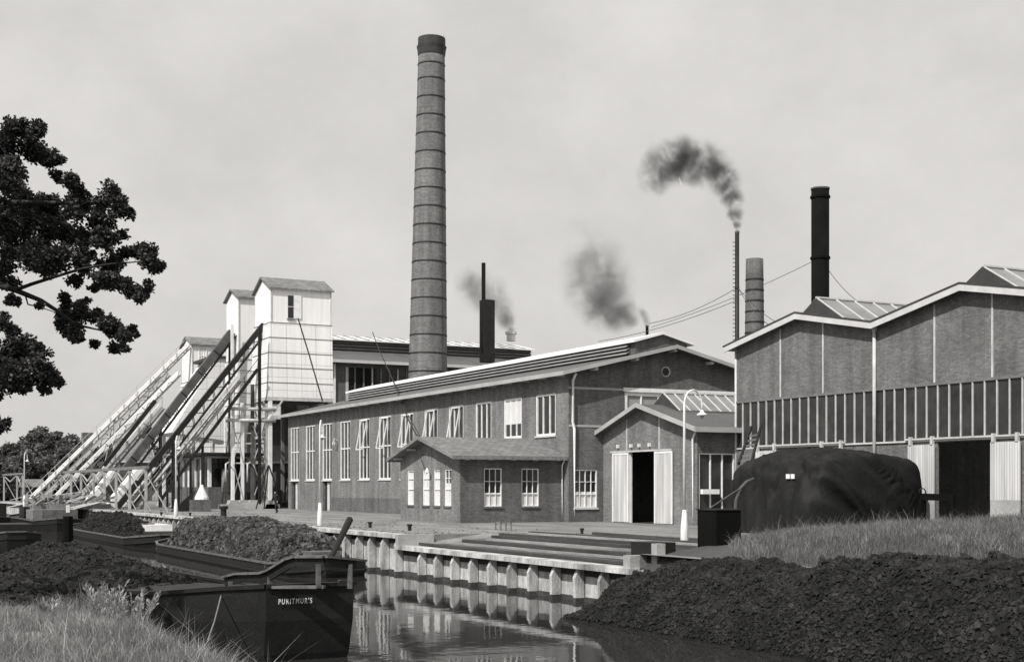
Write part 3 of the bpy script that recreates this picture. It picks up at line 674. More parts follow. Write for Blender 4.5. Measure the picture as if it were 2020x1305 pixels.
def hit(px, py, bv=bv):
    a = pd(px, py, 10)-Vector((0, 0, CH)); o, n, i, d = bv.ray_cast(Vector((0, 0, CH)), a.normalized()); return o
mb = MB()
for px in (1559, 1568.5):
    h = hit(px, 939)
    if h: mb.box(h.x-.16, h.x-.10, h.y-.10, h.y+.10, h.z-.10, h.z+.10)
if mb.v: tag(mb.build('notice', 'paint_white'), 'tiny white two-part notice pinned on the black tarpaulin', 'notice')
# ropes over the tarpaulin
# ladder
r = thing('ladder', (39.8, 54.2, 3.2), 'short dark ladder leaning above the black tarpaulin', 'ladder')
a0, a1 = pd(1457, 914, 66), pd(1482, 842, 69); off = pd(1486, 908, 66)-a0
mb = MB().beam(a0, a1, .10, .16); mb.build('rail', 'dark_metal', r); MB().beam(a0+off*.9, a1+off*.7, .10, .16).build('rail', 'dark_metal', r)
for k in range(6):
    t = .06+.135*k; p = a0.lerp(a1, t); MB().beam(p, p+off*(.9-.2*t), .05, .09).build('rung', 'mid_metal', r)
# elevator hose / bent pole by the dark tank
r = thing('bent_pole', tuple(pd(1445, 1010, 47)), 'dark curved pole with diagonal stay rising behind the dark tank', 'pole')
MB().tube([pd(1449, 1030, 47), pd(1452, 985, 47), pd(1461, 962, 47), pd(1472, 950, 47), pd(1486, 944, 47.5)], [.06, .06, .055, .05, .05], 8).build('pole', 'rust_metal', r)
MB().tube([pd(1400, 1002, 46.5), pd(1461, 962, 47)], .03, 6).build('stay', 'rust_metal', r)
p = gp(1420, 1098, -.1)
r = thing('iron_tank', (p.x, p.y, -.2), 'tall black iron tank at the end of the landing', 'tank')
dep = (2.1+.1)*FPX/(1098-HZ); w = 62/FPX*dep
mb = MB().box(p.x-w*.5, p.x+w*.45, p.y-.5, p.y+.5, -.7, zz(1006, dep)); mb.build('body', 'soot_black', r)
MB().box(p.x-w*.5-.03, p.x+w*.45+.03, p.y-.53, p.y+.53, zz(1006, dep)-.0, zz(1003, dep)).build('rim', 'dark_metal', r)
# timber rack with hook in front of the right doors
r = thing('timber_rack', (41.5, 41.6, 0), 'dark low timber rack beside the covered stack', 'rack')
q0, q1 = pd(1818, 979, 56), pd(1882, 981, 54.2)
MB().beam(q0, q1, .12, .28).build('rail', 'soot_black', r)
for t in (.03, .98):
    q = q0.lerp(q1, t); MB().beam(q+Vector((0, 0, -.1)), Vector((q.x, q.y, 0)), .3 if t < .1 else .16, .14).build('post', 'soot_black', r)
q = pd(1826, 974, 56); MB().tube([q, q+Vector((0, 0, .12)), q+Vector((-.05, .04, .22)), q+Vector((-.12, .1, .24)), q+Vector((-.2, .16, .18)), q+Vector((-.2, .16, .05))], .03, 6).build('hook', 'dark_metal', r)
# ================================================================== FAR HALL, STACKS
HX0, HX1, HY = 45.4, 78.0, 140.0
r = thing('machine_hall', (HX0, HY, 0), 'large brick hall with glazed wall and long ridge monitor behind the chimney', 'building')
hx = lambda px, Y=HY: atY(px, Y)[0]
g0, g1 = hx(682), HX1-1
mb = MB(); wall(mb, 'Y', HY, HX0, HX1, 0, 16.0, [(g0, g1, 10.5, 15.3)]); 
gh = lambda u: 16+2.4*(1-abs(u-150)/10)
mb.ngon([(HX1, HY, 0), (HX1, 160, 0), (HX1, 160, 16), (HX1, 150, 18.4), (HX1, HY, 16)]); mb.ngon([(HX0, HY, 0), (HX0, 160, 0), (HX0, 160, 16), (HX0, 150, 18.4), (HX0, HY, 16)])
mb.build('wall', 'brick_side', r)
gl = MB().box(g0, g1, HY+.1, HY+.15, 10.5, 15.3).build('glazing', 'dark_glass', r)
for k in range(30):
    x = g0+k*1.02
    if x < g1: MB().box(x, x+(.14 if k else .3), HY-.04, HY+.1, 10.5, 15.3).build('mullion', 'light_metal' if k % 3 == 0 else 'mid_metal', gl)
MB().box(HX0+.1, HX0+.9, HY-.05, HY, 0, 15.9).build('corner_strip', 'white_paint', r); MB().box(hx(657), hx(661), HY-.2, HY-.05, 0, 15.6).build('downpipe', 'white_paint', r)
MB().box(hx(662), g0, HY-.04, HY, 11.0, 11.15).build('band', 'light_metal', r)
rf = gable_roof(r, 'X', HY, 150, 160, 16.0, 18.4, 16.0, HX0-.3, HX1+.4, .2, 'roofing', 'pale_paint', .25, .9)
mo = MB().box(HX0-.2, HX1-.4, 146, 154, 17.2, 18.9).build('roof_monitor', 'dark_louvre', r)
for k in range(4): z = 17.5+k*.36; MB().prism('X', [(145.75, z), (145.78, z+.08), (145.98, z+.3), (145.98, z+.2)], HX0-.2, HX1-.4).build('louvre', 'louvre_grey', mo)
MB().prism('X', [(145.3, 18.85), (150, 19.7), (154.6, 18.85), (154.6, 19.0), (150, 19.9), (145.3, 19.0)], HX0-.4, HX1-.1).build('monitor_roof', 'white_roof', mo)
mb = MB()
for k in range(24):
    x = HX0+.6+k*1.45
    if x < HX1-1: mb.beam((x, 145.35, 19.03), (x, 150, 19.93), .35, .05)
mb.build('roof_sheet_lap', 'mid_metal', mo)
# low brick base right of the silo
r = thing('boiler_house', (40.4, 134, 0), 'low brick boiler house with two pipes under the white silo', 'building')
mb = MB(); wall(mb, 'Y', 134.0, 39.6, 56, 0, 4.5); wall(mb, 'X', 39.6, 134, 139.9, 0, 4.5); mb.build('wall', 'brick_side', r)
B(r, 'roof', 'pale_paint', 39.3, 56, 133.6, 139.8, 4.52, 4.75); B(r, 'upper_recess', 'interior', 41, 47, 139.4, 139.9, 4.8, 15)
for px in (567, 581):
    x = atY(px, 133.7)[0]; pipe(r, [(x, 133.7, .2), (x, 133.7, 2.9), (x+.15, 133.7, 3.1), (x+.3, 133.7, 3.0)], .16, 'mid_metal', 'flue'); MB().box(x-.1, x+.35, 133.55, 133.9, 3.3, 3.6).build('vent_hole', 'interior', r)
# chimney
def stack_brick(name, px, d, y_top, w_top, y_ref, w_ref, label, nring, ring_py, crown=True, m='brick_stack'):
    a, b = ray(px); X, Y = a*d, b*d; zt = zz(y_top, d); r1 = w_top/2*d/FPX; r2 = w_ref/2*d/FPX; zr = zz(y_ref, d)
    rr = lambda z: r1+(r2-r1)*(zt-z)/(zt-zr)
    r = thing(name, (X, Y, 0), label, 'chimney')
    zs = [0]+[zt*k/16 for k in range(1, 16)]+[zt]
    MB().tube([(X, Y, z) for z in zs], [rr(z) for z in zs], 48).build('shaft', m, r, smooth=True)
    for k in range(nring):
        z = zz(ring_py[0]+k*ring_py[1], d)
        if z < 1: break
        MB().tube([(X, Y, z-.07), (X, Y, z+.07)], rr(z)+.035, 40).build('iron_band', 'dark_metal', r)
    if crown:
        f = rr(zt); MB().tube([(X, Y, zt-1.9), (X, Y, zt-1.75), (X, Y, zt-1.2), (X, Y, zt-.85), (X, Y, zt-.8), (X, Y, zt+.05)], [f+.02, f+.08, f+.14, f+.22, f+.10, f+.08], 40).build('crown', 'smoked_brick', r)
        MB().tube([(X, Y, zt+.05), (X, Y, zt+.09)], f*.75, 30).build('flue_mouth', 'interior', r)
        z = zz(128, d) if nring > 10 else zt-2; MB().tube([(X, Y, z-.12), (X, Y, z), (X, Y, z+.12)], [f+.03, f+.12, f+.05], 40).build('corbel', 'smoked_brick', r)
    return r, X, Y
ch, X, Y = stack_brick('brick_chimney', 841, 141.5, 76, 51, 735, 76, 'tall tapering brick chimney with iron bands, highest thing in view', 30, (158, 36))
ch.rotation_euler = (0, R(.72), 0)
mb = MB()   # lightning conductor
pp = []
for k in range(10): z = 49.5*k/9; pp.append((X+.8, Y-1.35-.75*(1-k/9)*1.0, z))
MB().tube(pp, .02, 4).build('conductor', 'dark_metal', ch)
stack_brick('brick_chimney', 1488.5, 120, 511, 34, 640, 37, 'short brick chimney with iron bands beside the thin smoking pipe', 6, (552, 21), crown=False, m='brick_side')
def metal_stack(px, d, y_top, w, label, m='soot_black', name='steel_stack', zb=0, rings=(), k=24, collar=True, ylow=None):
    a, b = ray(px); X, Y = a*d, b*d; zt = zz(y_top, d); rad = w/2*d/FPX
    r = thing(name, (X, Y, zb), label, 'chimney'); MB().tube([(X, Y, zb), (X, Y, zt)], rad, k).build('pipe', m, r, smooth=True)
    if collar: MB().tube([(X, Y, zt-.12), (X, Y, zt)], rad*1.06, k).build('rim', 'rust_metal', r)
    for py in rings: z = zz(py, d); MB().tube([(X, Y, z-.08), (X, Y, z+.08)], rad*1.12, k).build('collar', m, r)
    return r, X, Y, rad
bs, bX, bY, br = metal_stack(1618, 100, 371, 35, 'thick black steel stack rising behind the warehouse roof', rings=(509, 389))
ts, tX, tY, tr_ = metal_stack(1454, 95, 457, 8.5, 'thin ribbed steel pipe chimney giving off dark smoke', 'dark_metal', rings=(568,))
mb = MB(); rr = .19
for k in range(26):
    z = zz(478+k*8, 95); mb.beam((tX-.30, tY+.1, z), (tX-.13, tY+.05, z), .03, .05)
mb.build('climbing_iron', 'dark_metal', ts)
def wire(root, a, b, rad=.022):
    a, b = Vector(a), Vector(b); pts = [a.lerp(b, t/8)-Vector((0, 0, .35*4*(t/8)*(1-t/8))) for t in range(9)]
    MB().tube(pts, rad, 5, cap=False).build('guy_wire', 'galv', root)
wire(bs, (bX, bY, zz(508, 100)), pd(1285, 645, 118)); wire(bs, (bX, bY, zz(508, 100)), pd(1695, 596, 100))
wire(ts, (tX, tY, zz(567, 95)), pd(1280, 638, 100)); wire(ts, (tX, tY, zz(592, 95)), pd(1180, 673, 110)); wire(ts, (tX, tY, zz(565, 95)), pd(1546, 642, 92)); wire(ts, (tX, tY, zz(565, 95)), pd(1524, 645, 88))
metal_stack(1276.5, 110, 642, 6, 'very short thin pipe smoking above the louvred ridge', zb=5)
# brick block with pipe + white vent
d = 150; a, b = ray(961); X, Y = a*d, b*d
r = thing('brick_shaft', (X, Y, 17), 'square dark brick shaft with a thin steel pipe on the far hall roof', 'chimney')
h = .64; B(r, 'shaft', 'smoked_brick', X-h, X+h, Y-h, Y+h, 16, zz(592, d)); x2 = X-.45
MB().tube([(x2, Y, 17), (x2, Y, zz(519, d))], .23, 14).build('pipe', 'dark_metal', r, smooth=True)
d = 152; a, b = ray(1008); X, Y = a*d, b*d
MB_ = MB().tube([(X, Y, 18.6), (X, Y, zz(660, d)), (X, Y, zz(659, d)), (X, Y, zz(654, d))], [.5, .5, .66, .66], 18); tag(MB_.build('roof_vent', 'white_paint'), 'short white round vent smoking at the end of the far hall roof', 'vent')
# dark flexible cable from the far roof to the small annex lamp
a = pd(735, 655, 148); b = pd(838, 868, 82); pts = []
for k in range(15):
    t = k/14; p = a.lerp(b, t); p.z += -.9*math.sin(math.pi*t)*(.4); pts.append(p)
pts = [pd(735, 655, 146), pd(748, 690, 136), pd(762, 720, 127), pd(776, 752, 118), pd(790, 790, 105), pd(806, 828, 93), pd(820, 855, 85), pd(828, 864, 82.5)]
tag(MB().tube(pts, .05, 6).build('cable', 'dark_metal'), 'dark sagging cable from the far hall roof down to the small annex', 'cable')
# ================================================================== SILO TOWERS
def tower(name, x0, x1, y0, y1, z_mid, z_eave, z_ridge, z_bot, label, door=None, flare=.45, winx=None, m='white_panel'):
    r = thing(name, (x0, y0, 0), label, 'silo')
    MB().box(x0, x1, y0, y1, z_mid, z_eave).build('upper_house', 'white_board', r)
    rx = (y0+y1)/2
    MB().prism('X', [(y0, z_eave), (rx, z_ridge-.1), (y1, z_eave)], x0, x1).build('gable', 'white_board', r)
    sl = (z_ridge-z_eave)/(rx-y0)
    rf = MB().prism('X', [(y0-.3, z_eave-.3*sl+.02), (rx, z_ridge), (y1+.3, z_eave-.3*sl+.02), (y1+.3, z_eave-.3*sl+.16), (rx, z_ridge+.15), (y0-.3, z_eave-.3*sl+.16)], x0-.3, x1+.3).build('roof', 'shed_roof', r)
    f = flare; n = MB(); T = [(x0-.12, y0-.12), (x1+.12, y0-.12), (x1+.12, y1+.12), (x0-.12, y1+.12)]; Bt = [(x0-f, y0-f), (x1+.12, y0-f), (x1+.12, y1+.12), (x0-f, y1+.12)]
    n.v = [(x, y, z_bot) for x, y in Bt]+[(x, y, z_mid) for x, y in T]; n.f = [(0,1,2,3),(4,7,6,5),(0,4,5,1),(1,5,6,2),(2,6,7,3),(3,7,4,0)]
    b_ = n.build('bin', m, r)
    s = MB(); nb = 5
    for k in range(nb+1):
        t = k/nb; z = z_bot+(z_mid-z_bot)*t; ff = f+(.12-f)*t+.04; s.box(x0-ff, x1+.14, y0-ff, y0-ff+.05, z-.03, z+.03).box(x0-ff, x0-ff+.05, y0-ff+.05, y1, z-.03, z+.03)
    s.build('seam_strip', 'mid_metal', b_)
    c = MB()
    for (x, y) in ((x0, y0), (x1, y0), (x0, y1)): c.box(x-.03, x+.08, y-.06, y+.05, z_mid, z_eave)
    c.build('corner_strip', 'light_metal', r)
    if door:
        a, b2, za, zb = door; o = MB().box(a, b2, y0-.03, y0, za, zb).build('hatch_opening', 'interior', r)
        MB().box(b2+.02, b2+(b2-a)*1.35, y0-.09, y0-.02, za-.05, zb+.05).build('shutter', 'white_paint', o); MB().box(a-.1, b2+.1, y0-.12, y0-.0, za-.22, za-.05).build('sill', 'mid_metal', o)
        MB().box(a, b2, y0-.05, y0-.03, (za+zb)/2-.04, (za+zb)/2+.04).build('bar', 'light_metal', o)
    if winx:
        for a, b2, za, zb in winx: window(r, 'Y', y0, a, b2, za, zb, 2, (.5,), fw=.1, sill=True, d=-.0)
    MB().box(x0-f-.05, x1+.12, y0-f-.05, y0-f+.2, z_bot-.3, z_bot).box(x0-f-.05, x0-f+.2, y0-f+.2, y1, z_bot-.3, z_bot).build('bearer', 'light_metal', r)
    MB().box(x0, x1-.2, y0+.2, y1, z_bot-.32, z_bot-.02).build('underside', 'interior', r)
    return r
TX = 38.9
x650 = atY(652, 127)[0]
t1 = tower('silo_tower', TX, x650, 127.0, 132.4, zz(636, 131), 21.5, 22.75, 10.8, 'biggest white panelled silo tower with dark hatch, right of the conveyors', (atY(568, 127)[0], atY(579, 127)[0], zz(625, 131), zz(581, 131)))
def legs(root, pts, z, w, m, pad=True):
    for x, y in pts:
        g = MB().box(x-w/2, x+w/2, y-w/2, y+w/2, .5, z).build('leg', m, root)
        if pad: MB().prism('Y', [(x-.7, 0), (x+.7, 0), (x+.4, .8), (x-.4, .8)], y-.6, y+.6).build('footing', 'concrete', g)
legs(t1, [(TX-.2, 126.7), (TX-.2, 129.4), (TX-.2, 132.2)], 10.5, .36, 'white_paint'); legs(t1, [(44.6, 127.2), (44.6, 132.2), (41.7, 132.2)], 10.5, .3, 'mid_metal', False)
for (ya, yb) in ((126.7, 129.4), (129.4, 132.2)):
    for za, zb in ((1, 4), (7, 10.3)): MB().beam((TX-.2, ya, za), (TX-.2, yb, zb), .12, .12).beam((TX-.24, yb, za), (TX-.24, ya, zb), .12, .12).build('brace', 'light_metal', t1)
for z in (4.0, 7.0, 9.0): MB().beam((TX-.2, 126.7, z), (TX-.2, 132.2, z), .2, .2).build('tie_beam', 'light_metal', t1)
mb = MB().beam((TX-.4, 126.5, 8.6), (TX-.4, 128.0, 10.5), .14, .14).beam((TX-.4, 126.5, 8.6), (TX+1, 126.5, 10.5), .14, .14); mb.build('knee_brace', 'light_metal', t1)
# discharge pipe leaning across the silo face
tag(MB().tube([pd(588, 628, 129), pd(610, 700, 124.5), pd(636, 790, 118)], .07, 6).build('stay_pipe', 'dark_metal'), 'thin dark pipe slanting down the face of the biggest silo', 'pipe')
t2 = tower('silo_tower', TX, TX+4.4, 138.4, 143.2, 15.5, 22.0, 23.0, 9.6, 'middle white silo tower, half hidden behind the biggest one', flare=.2)
legs(t2, [(TX-.1, 138.5), (TX-.1, 141), (TX-.1, 143)], 9.4, .36, 'white_paint')
for ya, yb in ((138.5, 141), (141, 143)):
    for za, zb in ((1, 4.5), (5.5, 9.2)): MB().beam((TX-.1, ya, za), (TX-.1, yb, zb), .12, .12).beam((TX-.14, yb, za), (TX-.14, ya, zb), .12, .12).build('brace', 'light_metal', t2)
x3 = lambda px: atY(px, 158)[0]
t3 = tower('silo_tower', x3(379), x3(446), 158.0, 163.0, 14.6, 18.9, 19.9, 12.2, 'lowest and farthest white silo tower with a small window', flare=.15, winx=[(x3(392), x3(408), 16.6, 18.5)])
legs(t3, [(x3(381), 158.1), (x3(381), 162.5), (x3(420), 158.1)], 12, .4, 'light_metal')
r = thing('storage_bin', (37.5, 146, 0), 'white sloping storage bin between the conveyors', 'bin')
mb = MB(); mb.prism('Y', [(33.6, 8.0), (41, 7.0), (41, 16.2), (38.6, 16.2)], 146, 154); mb.build('body', 'white_panel', r); legs(r, [(34.4, 146.3), (34.4, 153), (38, 146.3)], 8.0, .34, 'white_paint')
MB().box(38.0, 41.1, 145.8, 154.2, 16.2, 16.5).build('roof', 'dark_louvre', r)
# ------------------------------------------------------------------ CONVEYORS
def conveyor(Yc, top, bot, w, h, m, label, lat=True, rail=True, supports=(), truss_m='dark_metal', under=1.0, name='conveyor'):
    """top/bot = (x, z); runs square to the canal"""
    r = thing(name, (bot[0], Yc, 0), label, 'conveyor'); P = Vector((bot[0], Yc, bot[1])); Q = Vector((top[0], Yc, top[1])); d = (Q-P).normalized(); nrm = Vector((-d.z, 0, d.x))
    MB().beam(P, Q, w, h, up=(0, 1, 0) if False else (0, 0, 1)).build('casing', m, r)
    if lat:
        l = MB(); L = (Q-P).length; n = int(L/1.6)
        for s in (-1, 1):
            o = Vector((0, s*w*.45, 0)); l.beam(P+o-nrm*(under), Q+o-nrm*(under*.6), .10, .12)
            for k in range(n):
                a = P.lerp(Q, k/n)+o; b = P.lerp(Q, (k+.5)/n)+o-nrm*under*(1-.4*(k+.5)/n); c = P.lerp(Q, (k+1)/n)+o; l.beam(a, b, .06, .06); l.beam(b, c, .06, .06)
        l.build('lattice', truss_m, r)
    if rail:
        l = MB(); L = (Q-P).length; n = int(L/2)
        for k in range(n+1): a = P.lerp(Q, k/n)+Vector((0, -w*.62, 0)); l.beam(a, a+Vector((0, 0, 1.0)), .05, .05)
        l.beam(P+Vector((0, -w*.62, 1)), Q+Vector((0, -w*.62, 1)), .05, .05); l.build('handrail', truss_m, r)
        MB().beam(P+Vector((0, -w*.6, -.1)), Q+Vector((0, -w*.6, -.1)), .35, .06).build('walkway', truss_m, r)
    n = max(3, int((Q-P).length/2.6))
    for k in range(1, n): a = P.lerp(Q, k/n); MB().beam(a+Vector((0, -w*.52, 0))-nrm*h*.52, a+Vector((0, -w*.52, 0))+nrm*h*.52, .12, .08).build('casing_rib', truss_m, r)
    for x in supports:
        t = (x-P.x)/(Q.x-P.x); z = P.z+(Q.z-P.z)*t; s = MB()
        for sg in (-1, 1): s.beam((x, Yc+sg*w*.6, 0), (x, Yc+sg*w*.45, z-h*.5), .16, .16)
        for k in range(int(z/2.4)): za, zb = k*2.4, (k+1)*2.4; s.beam((x, Yc-w*.55, za), (x, Yc+w*.55, zb), .07, .07); s.beam((x, Yc-w*.55, zb), (x, Yc+w*.55, zb), .07, .07)
        s.build('support', truss_m, r)
    return r
cx = lambda px, Y: atY(px, Y)[0]
cz = lambda px, py, Y: zz(py, atY(px, Y)[1])
def conv_px(Y, tpx, tpy, bpx, bpy, *a, **k): return conveyor(Y, (cx(tpx, Y), cz(tpx, tpy, Y)), (cx(bpx, Y), cz(bpx, bpy, Y)), *a, **k)
conv_px(139.5, 457, 655, 196, 992, .75, .8, 'rust_metal', 'broad dark covered conveyor rising to the middle silo tower', supports=(31.0, 38.3), rail=False, under=.9)
conv_px(129.5, 520, 640, 232, 1000, .55, .5, 'dark_metal', 'black lattice conveyor rising to the biggest silo tower', supports=(30.0,), under=1.1, rail=False)
conv_px(126.2, 508, 728, 318, 985, .3, .28, 'dark_metal', 'thin lower dark conveyor below the black lattice one', lat=False, supports=(32.0,), rail=True)
conv_px(158.5, 372, 680, 52, 991, .45, .5, 'white_board', 'long pale conveyor rising to the farthest silo tower', supports=(30.0,), truss_m='light_metal', under=.7)
conv_px(168, 330, 735, 84, 982, .5, .5, 'pale_paint', 'farthest pale conveyor running beside the long pale one', truss_m='mid_metal', supports=(29.0,), rail=False, under=.8)
conv_px(155, 352, 735, 100, 988, .4, .4, 'white_board', 'slim pale conveyor just right of the longest pale one', truss_m='mid_metal', rail=False, under=.6)
conv_px(152, 318, 800, 150, 990, .8, .6, 'pale_paint', 'pale short conveyor beside the free-ended black belt', truss_m='mid_metal', rail=True, under=.8)
tag(MB().tube([pd(318, 742, 165), pd(240, 808, 165), pd(108, 922, 165)], .07, 6).build('stay_cable', 'rust_metal'), 'thin dark stay cable above the pale conveyors', 'cable')
tag(MB().tube([pd(352, 742, 160), pd(305, 790, 158)], .06, 6).build('stay_cable', 'rust_metal'), 'short dark stay rod behind the farthest silo tower head', 'cable')
conv_px(149, 306, 790, 205, 918, .5, .4, 'dark_metal', 'short black belt boom with a free upper end', lat=False, rail=False)
conv_px(134.5, 470, 745, 262, 1000, .5, .5, 'light_metal', 'pale slim conveyor between the two dark ones', truss_m='light_metal', rail=True, under=.7)
for Y, x0, lb in ((132.6, 24.0, 'pale wedge chute at the foot of the black lattice conveyor'), (142.6, 23.6, 'pale wedge chute left of the broad dark conveyor foot')):
    tag(MB().prism('Y', [(x0, .1), (x0+1.7, .1), (x0+4.9, 4.0), (x0+3.2, 4.0)], Y-1.0, Y+1.0).build('chute', 'white_board'), lb, 'chute')
# tall white masts on the conveyor yard
for px, y0_, Y, x_, lb in ((458, 640, 137.5, None, 'tall white mast beside the broad dark conveyor head'), (512, 650, 126.4, None, 'tall dark post under the black conveyor head')):
    x = cx(px, Y); z = cz(px, y0_, Y); tag(MB().box(x-.13, x+.13, Y-.13, Y+.13, 0, z).build('mast', 'white_paint' if px == 458 else 'dark_metal'), lb, 'mast')
# raised walkway and low plant room under the silos
r = thing('steel_platform', (33, 128, 0), 'dark steel walkway platform on posts under the silos', 'platform')
B(r, 'deck', 'dark_metal', 32.2, 38.5, 127.2, 143, 5.15, 5.4)
mb = MB()
for y in range(128, 143, 2): mb.beam((32.2, y, 5.4), (32.2, y, 6.4), .05, .05)
for z in (5.9, 6.4): mb.beam((32.2, 127.3, z), (32.2, 143, z), .05, .05).beam((32.2, 127.3, z), (38.4, 127.3, z), .05, .05)
mb.build('handrail', 'mid_metal', r)
for x, y in ((32.4, 127.5), (32.4, 132.5), (32.4, 137.5), (32.4, 142.5), (35.5, 127.5)): B(r, 'post', 'dark_metal', x-.1, x+.1, y-.1, y+.1, 0, 5.15)
r = thing('plant_room', (33.4, 129.5, 0), 'low plant room with brick base and dark windows between white piers', 'building')
mb = MB(); wall(mb, 'X', 33.4, 129.5, 142.5, 0, 2.1); wall(mb, 'Y', 129.5, 33.4, 37.5, 0, 2.1); mb.build('wall', 'brick_side', r)
B(r, 'window_strip', 'dark_glass', 33.5, 37.4, 129.6, 142.4, 2.1, 4.9)
for k in range(6): y = 129.5+k*2.5; B(r, 'pier', 'white_paint', 33.38, 33.7, y, y+(.75 if k in (1, 3) else .3), 2.1, 4.9)
for x in (33.4, 35.4, 37.2): B(r, 'pier', 'white_paint', x, x+.3, 129.47, 129.7, 2.1, 4.9)
B(r, 'roof', 'pale_paint', 33.2, 37.6, 129.3, 142.7, 4.9, 5.1)
for i, (px, lb) in enumerate(((446, 'left pale round pressure vessel under the silos'), (488, 'right grey round pressure vessel under the silos'))):
    x = cx(px, 128.2); r = thing('pressure_vessel', (x, 128.2, 0), lb, 'tank')
    MB().tube([(x, 128.2, 1.5), (x, 128.2, 1.7), (x, 128.2, 3.6), (x, 128.2, 3.85), (x, 128.2, 3.95)], [.35, .45, .45, .33, .08], 16).build('body', 'mid_metal', r, smooth=True)
    for a in range(3): MB().beam((x+.7*math.cos(a*2.1), 128.2+.7*math.sin(a*2.1), 0), (x+.35*math.cos(a*2.1), 128.2+.35*math.sin(a*2.1), 1.7), .09, .09).build('leg', 'mid_metal', r)
    pipe(r, [(x, 128.2, 3.9), (x, 128.2, 4.3), (x-.3, 126.2, 4.45), (x-.6, 126.1, 4.3), (x-.6, 126.1, 2.6)], .08, 'light_metal', 'pipe')
x, y = cx(527, 125.5), 125.5
mb = MB().beam((x-1.1, y, 0), (x+.1, y, 4.2), .1, .1).beam((x-.4, y-.3, 0), (x+.15, y, 4.2), .1, .1).beam((x+1.1, y+.2, 1.8), (x+.15, y, 4.2), .1, .1)
tag(mb.build('tripod', 'dark_metal'), 'dark tripod of poles beside the workman', 'tripod')
# pale pipe gantry standing before the plant room
r = thing('pipe_gantry', (36, 126.9, 0), 'pale gantry of columns and fat horizontal pipes under the silos', 'gantry')
gx = [cx(p_, 126.9) for p_ in (459, 478, 498, 526)]
for i, x in enumerate(gx):
    MB().box(x-.15, x+.15, 126.75, 127.05, .5, 10.2 if i != 2 else 12.0).build('column', 'rust_metal' if i == 2 else 'white_paint', r)
    MB().prism('Y', [(x-.7, 0), (x+.7, 0), (x+.35, .85), (x-.35, .85)], 126.3, 127.5).build('footing', 'concrete', r)
for z, m in ((9.6, 'white_paint'), (8.5, 'white_paint')): MB().tube([(gx[0]-.6, 126.5, z), (TX+.3, 126.5, z)], .17, 12).build('pipe', 'pale_paint', r, smooth=True)
for z in (7.3, 6.3, 4.4): MB().beam((gx[0], 126.9, z), (gx[3], 126.9, z), .1, .12).build('tie_beam', 'light_metal', r)
for a_, b2_ in ((0, 1), (2, 3)):
    for za, zb in ((1.0, 4.3), (4.5, 8.0)): MB().beam((gx[a_], 126.8, za), (gx[b2_], 126.8, zb), .09, .09).beam((gx[a_], 126.72, zb), (gx[b2_], 126.72, za), .09, .09).build('brace', 'light_metal', r)
MB().box(gx[0]-1.2, TX+.6, 126.1, 127.6, 0, .45).build('plinth', 'concrete', r)
# hopper box with white cone
p = gp(398, 1008); r = thing('hopper', (p.x, p.y, 0), 'white cone hood standing on a low brick box by the quay', 'hopper')
B(r, 'base', 'brick_side', p.x-1.0, p.x+.6, p.y-.8, p.y+.8, 0, 1.0); MB().tube([(p.x, p.y, 1.02), (p.x, p.y, 1.2), (p.x, p.y, 2.0), (p.x, p.y, 2.3)], [.62, .6, .22, .12], 12).build('hood', 'white_paint', r)
MB().prism('Y', [(p.x-2.6, 0), (p.x-1.1, 0), (p.x-.4, 1.9)], p.y+.3, p.y+.4).build('apron', 'dark_metal', r)
# ------------------------------------------------------------------ trestles along the quay
def trestle(ys, X, ztop, label, m='weathered_paint', name='quay_trestle'):
    r = thing(name, (X, ys[0], 0), label, 'trestle'); a, b = min(ys), max(ys)
    MB().beam((X, a-.6, ztop), (X, b+.6, ztop), .28, .26).build('top_beam', 'mid_metal', r)
    for i, y in enumerate(ys):
        MB().beam((X, y, 0), (X, y, ztop-.12), .2, .2).build('post', m, r)
        if i+1 < len(ys):
            y2 = ys[i+1]; ym = (y+y2)/2; MB().beam((X, y, ztop-.15), (X, ym, ztop-1.05), .1, .12).beam((X, ym, ztop-1.05), (X, y2, ztop-.15), .1, .12).build('vee_brace', m, r)
        MB().beam((X, y, ztop-.5), (X+1.7, y-.6, 0), .09, .09).build('strut', m, r)
    return r
yq = lambda px, X=24.3: atX(px, X)[0]
trestle([yq(p_) for p_ in (288, 256, 229, 206, 185, 160, 140, 121, 97)], 24.3, 3.75, 'long pale trestle of posts and V braces under the conveyors')
trestle([yq(p_) for p_ in (50, 38, 12)], 24.0, 3.9, 'far short pale trestle at the left end of the quay')
lbs = ['pale gangplank from the quay to the farthest barges', 'second pale gangplank, lower, from the quay over the barge', 'third thin gangplank near the conveyor feet', 'fourth thin gangplank leaning beside the small white post']
for i, (a, b) in enumerate((((20, 1000), (82, 985)), ((60, 996), (160, 986)), ((95, 1012), (182, 992)), ((130, 1008), (200, 990)))):
    A, Bp = pd(a[0], a[1], 150-i*9), pd(b[0], b[1], 140-i*8); tag(MB().beam(A, Bp, .5, .12).beam(A+Vector((0, 0, .8)), Bp+Vector((0, 0, .8)), .05, .05).build('gangplank', 'timber_pale'), lbs[i], 'gangplank')
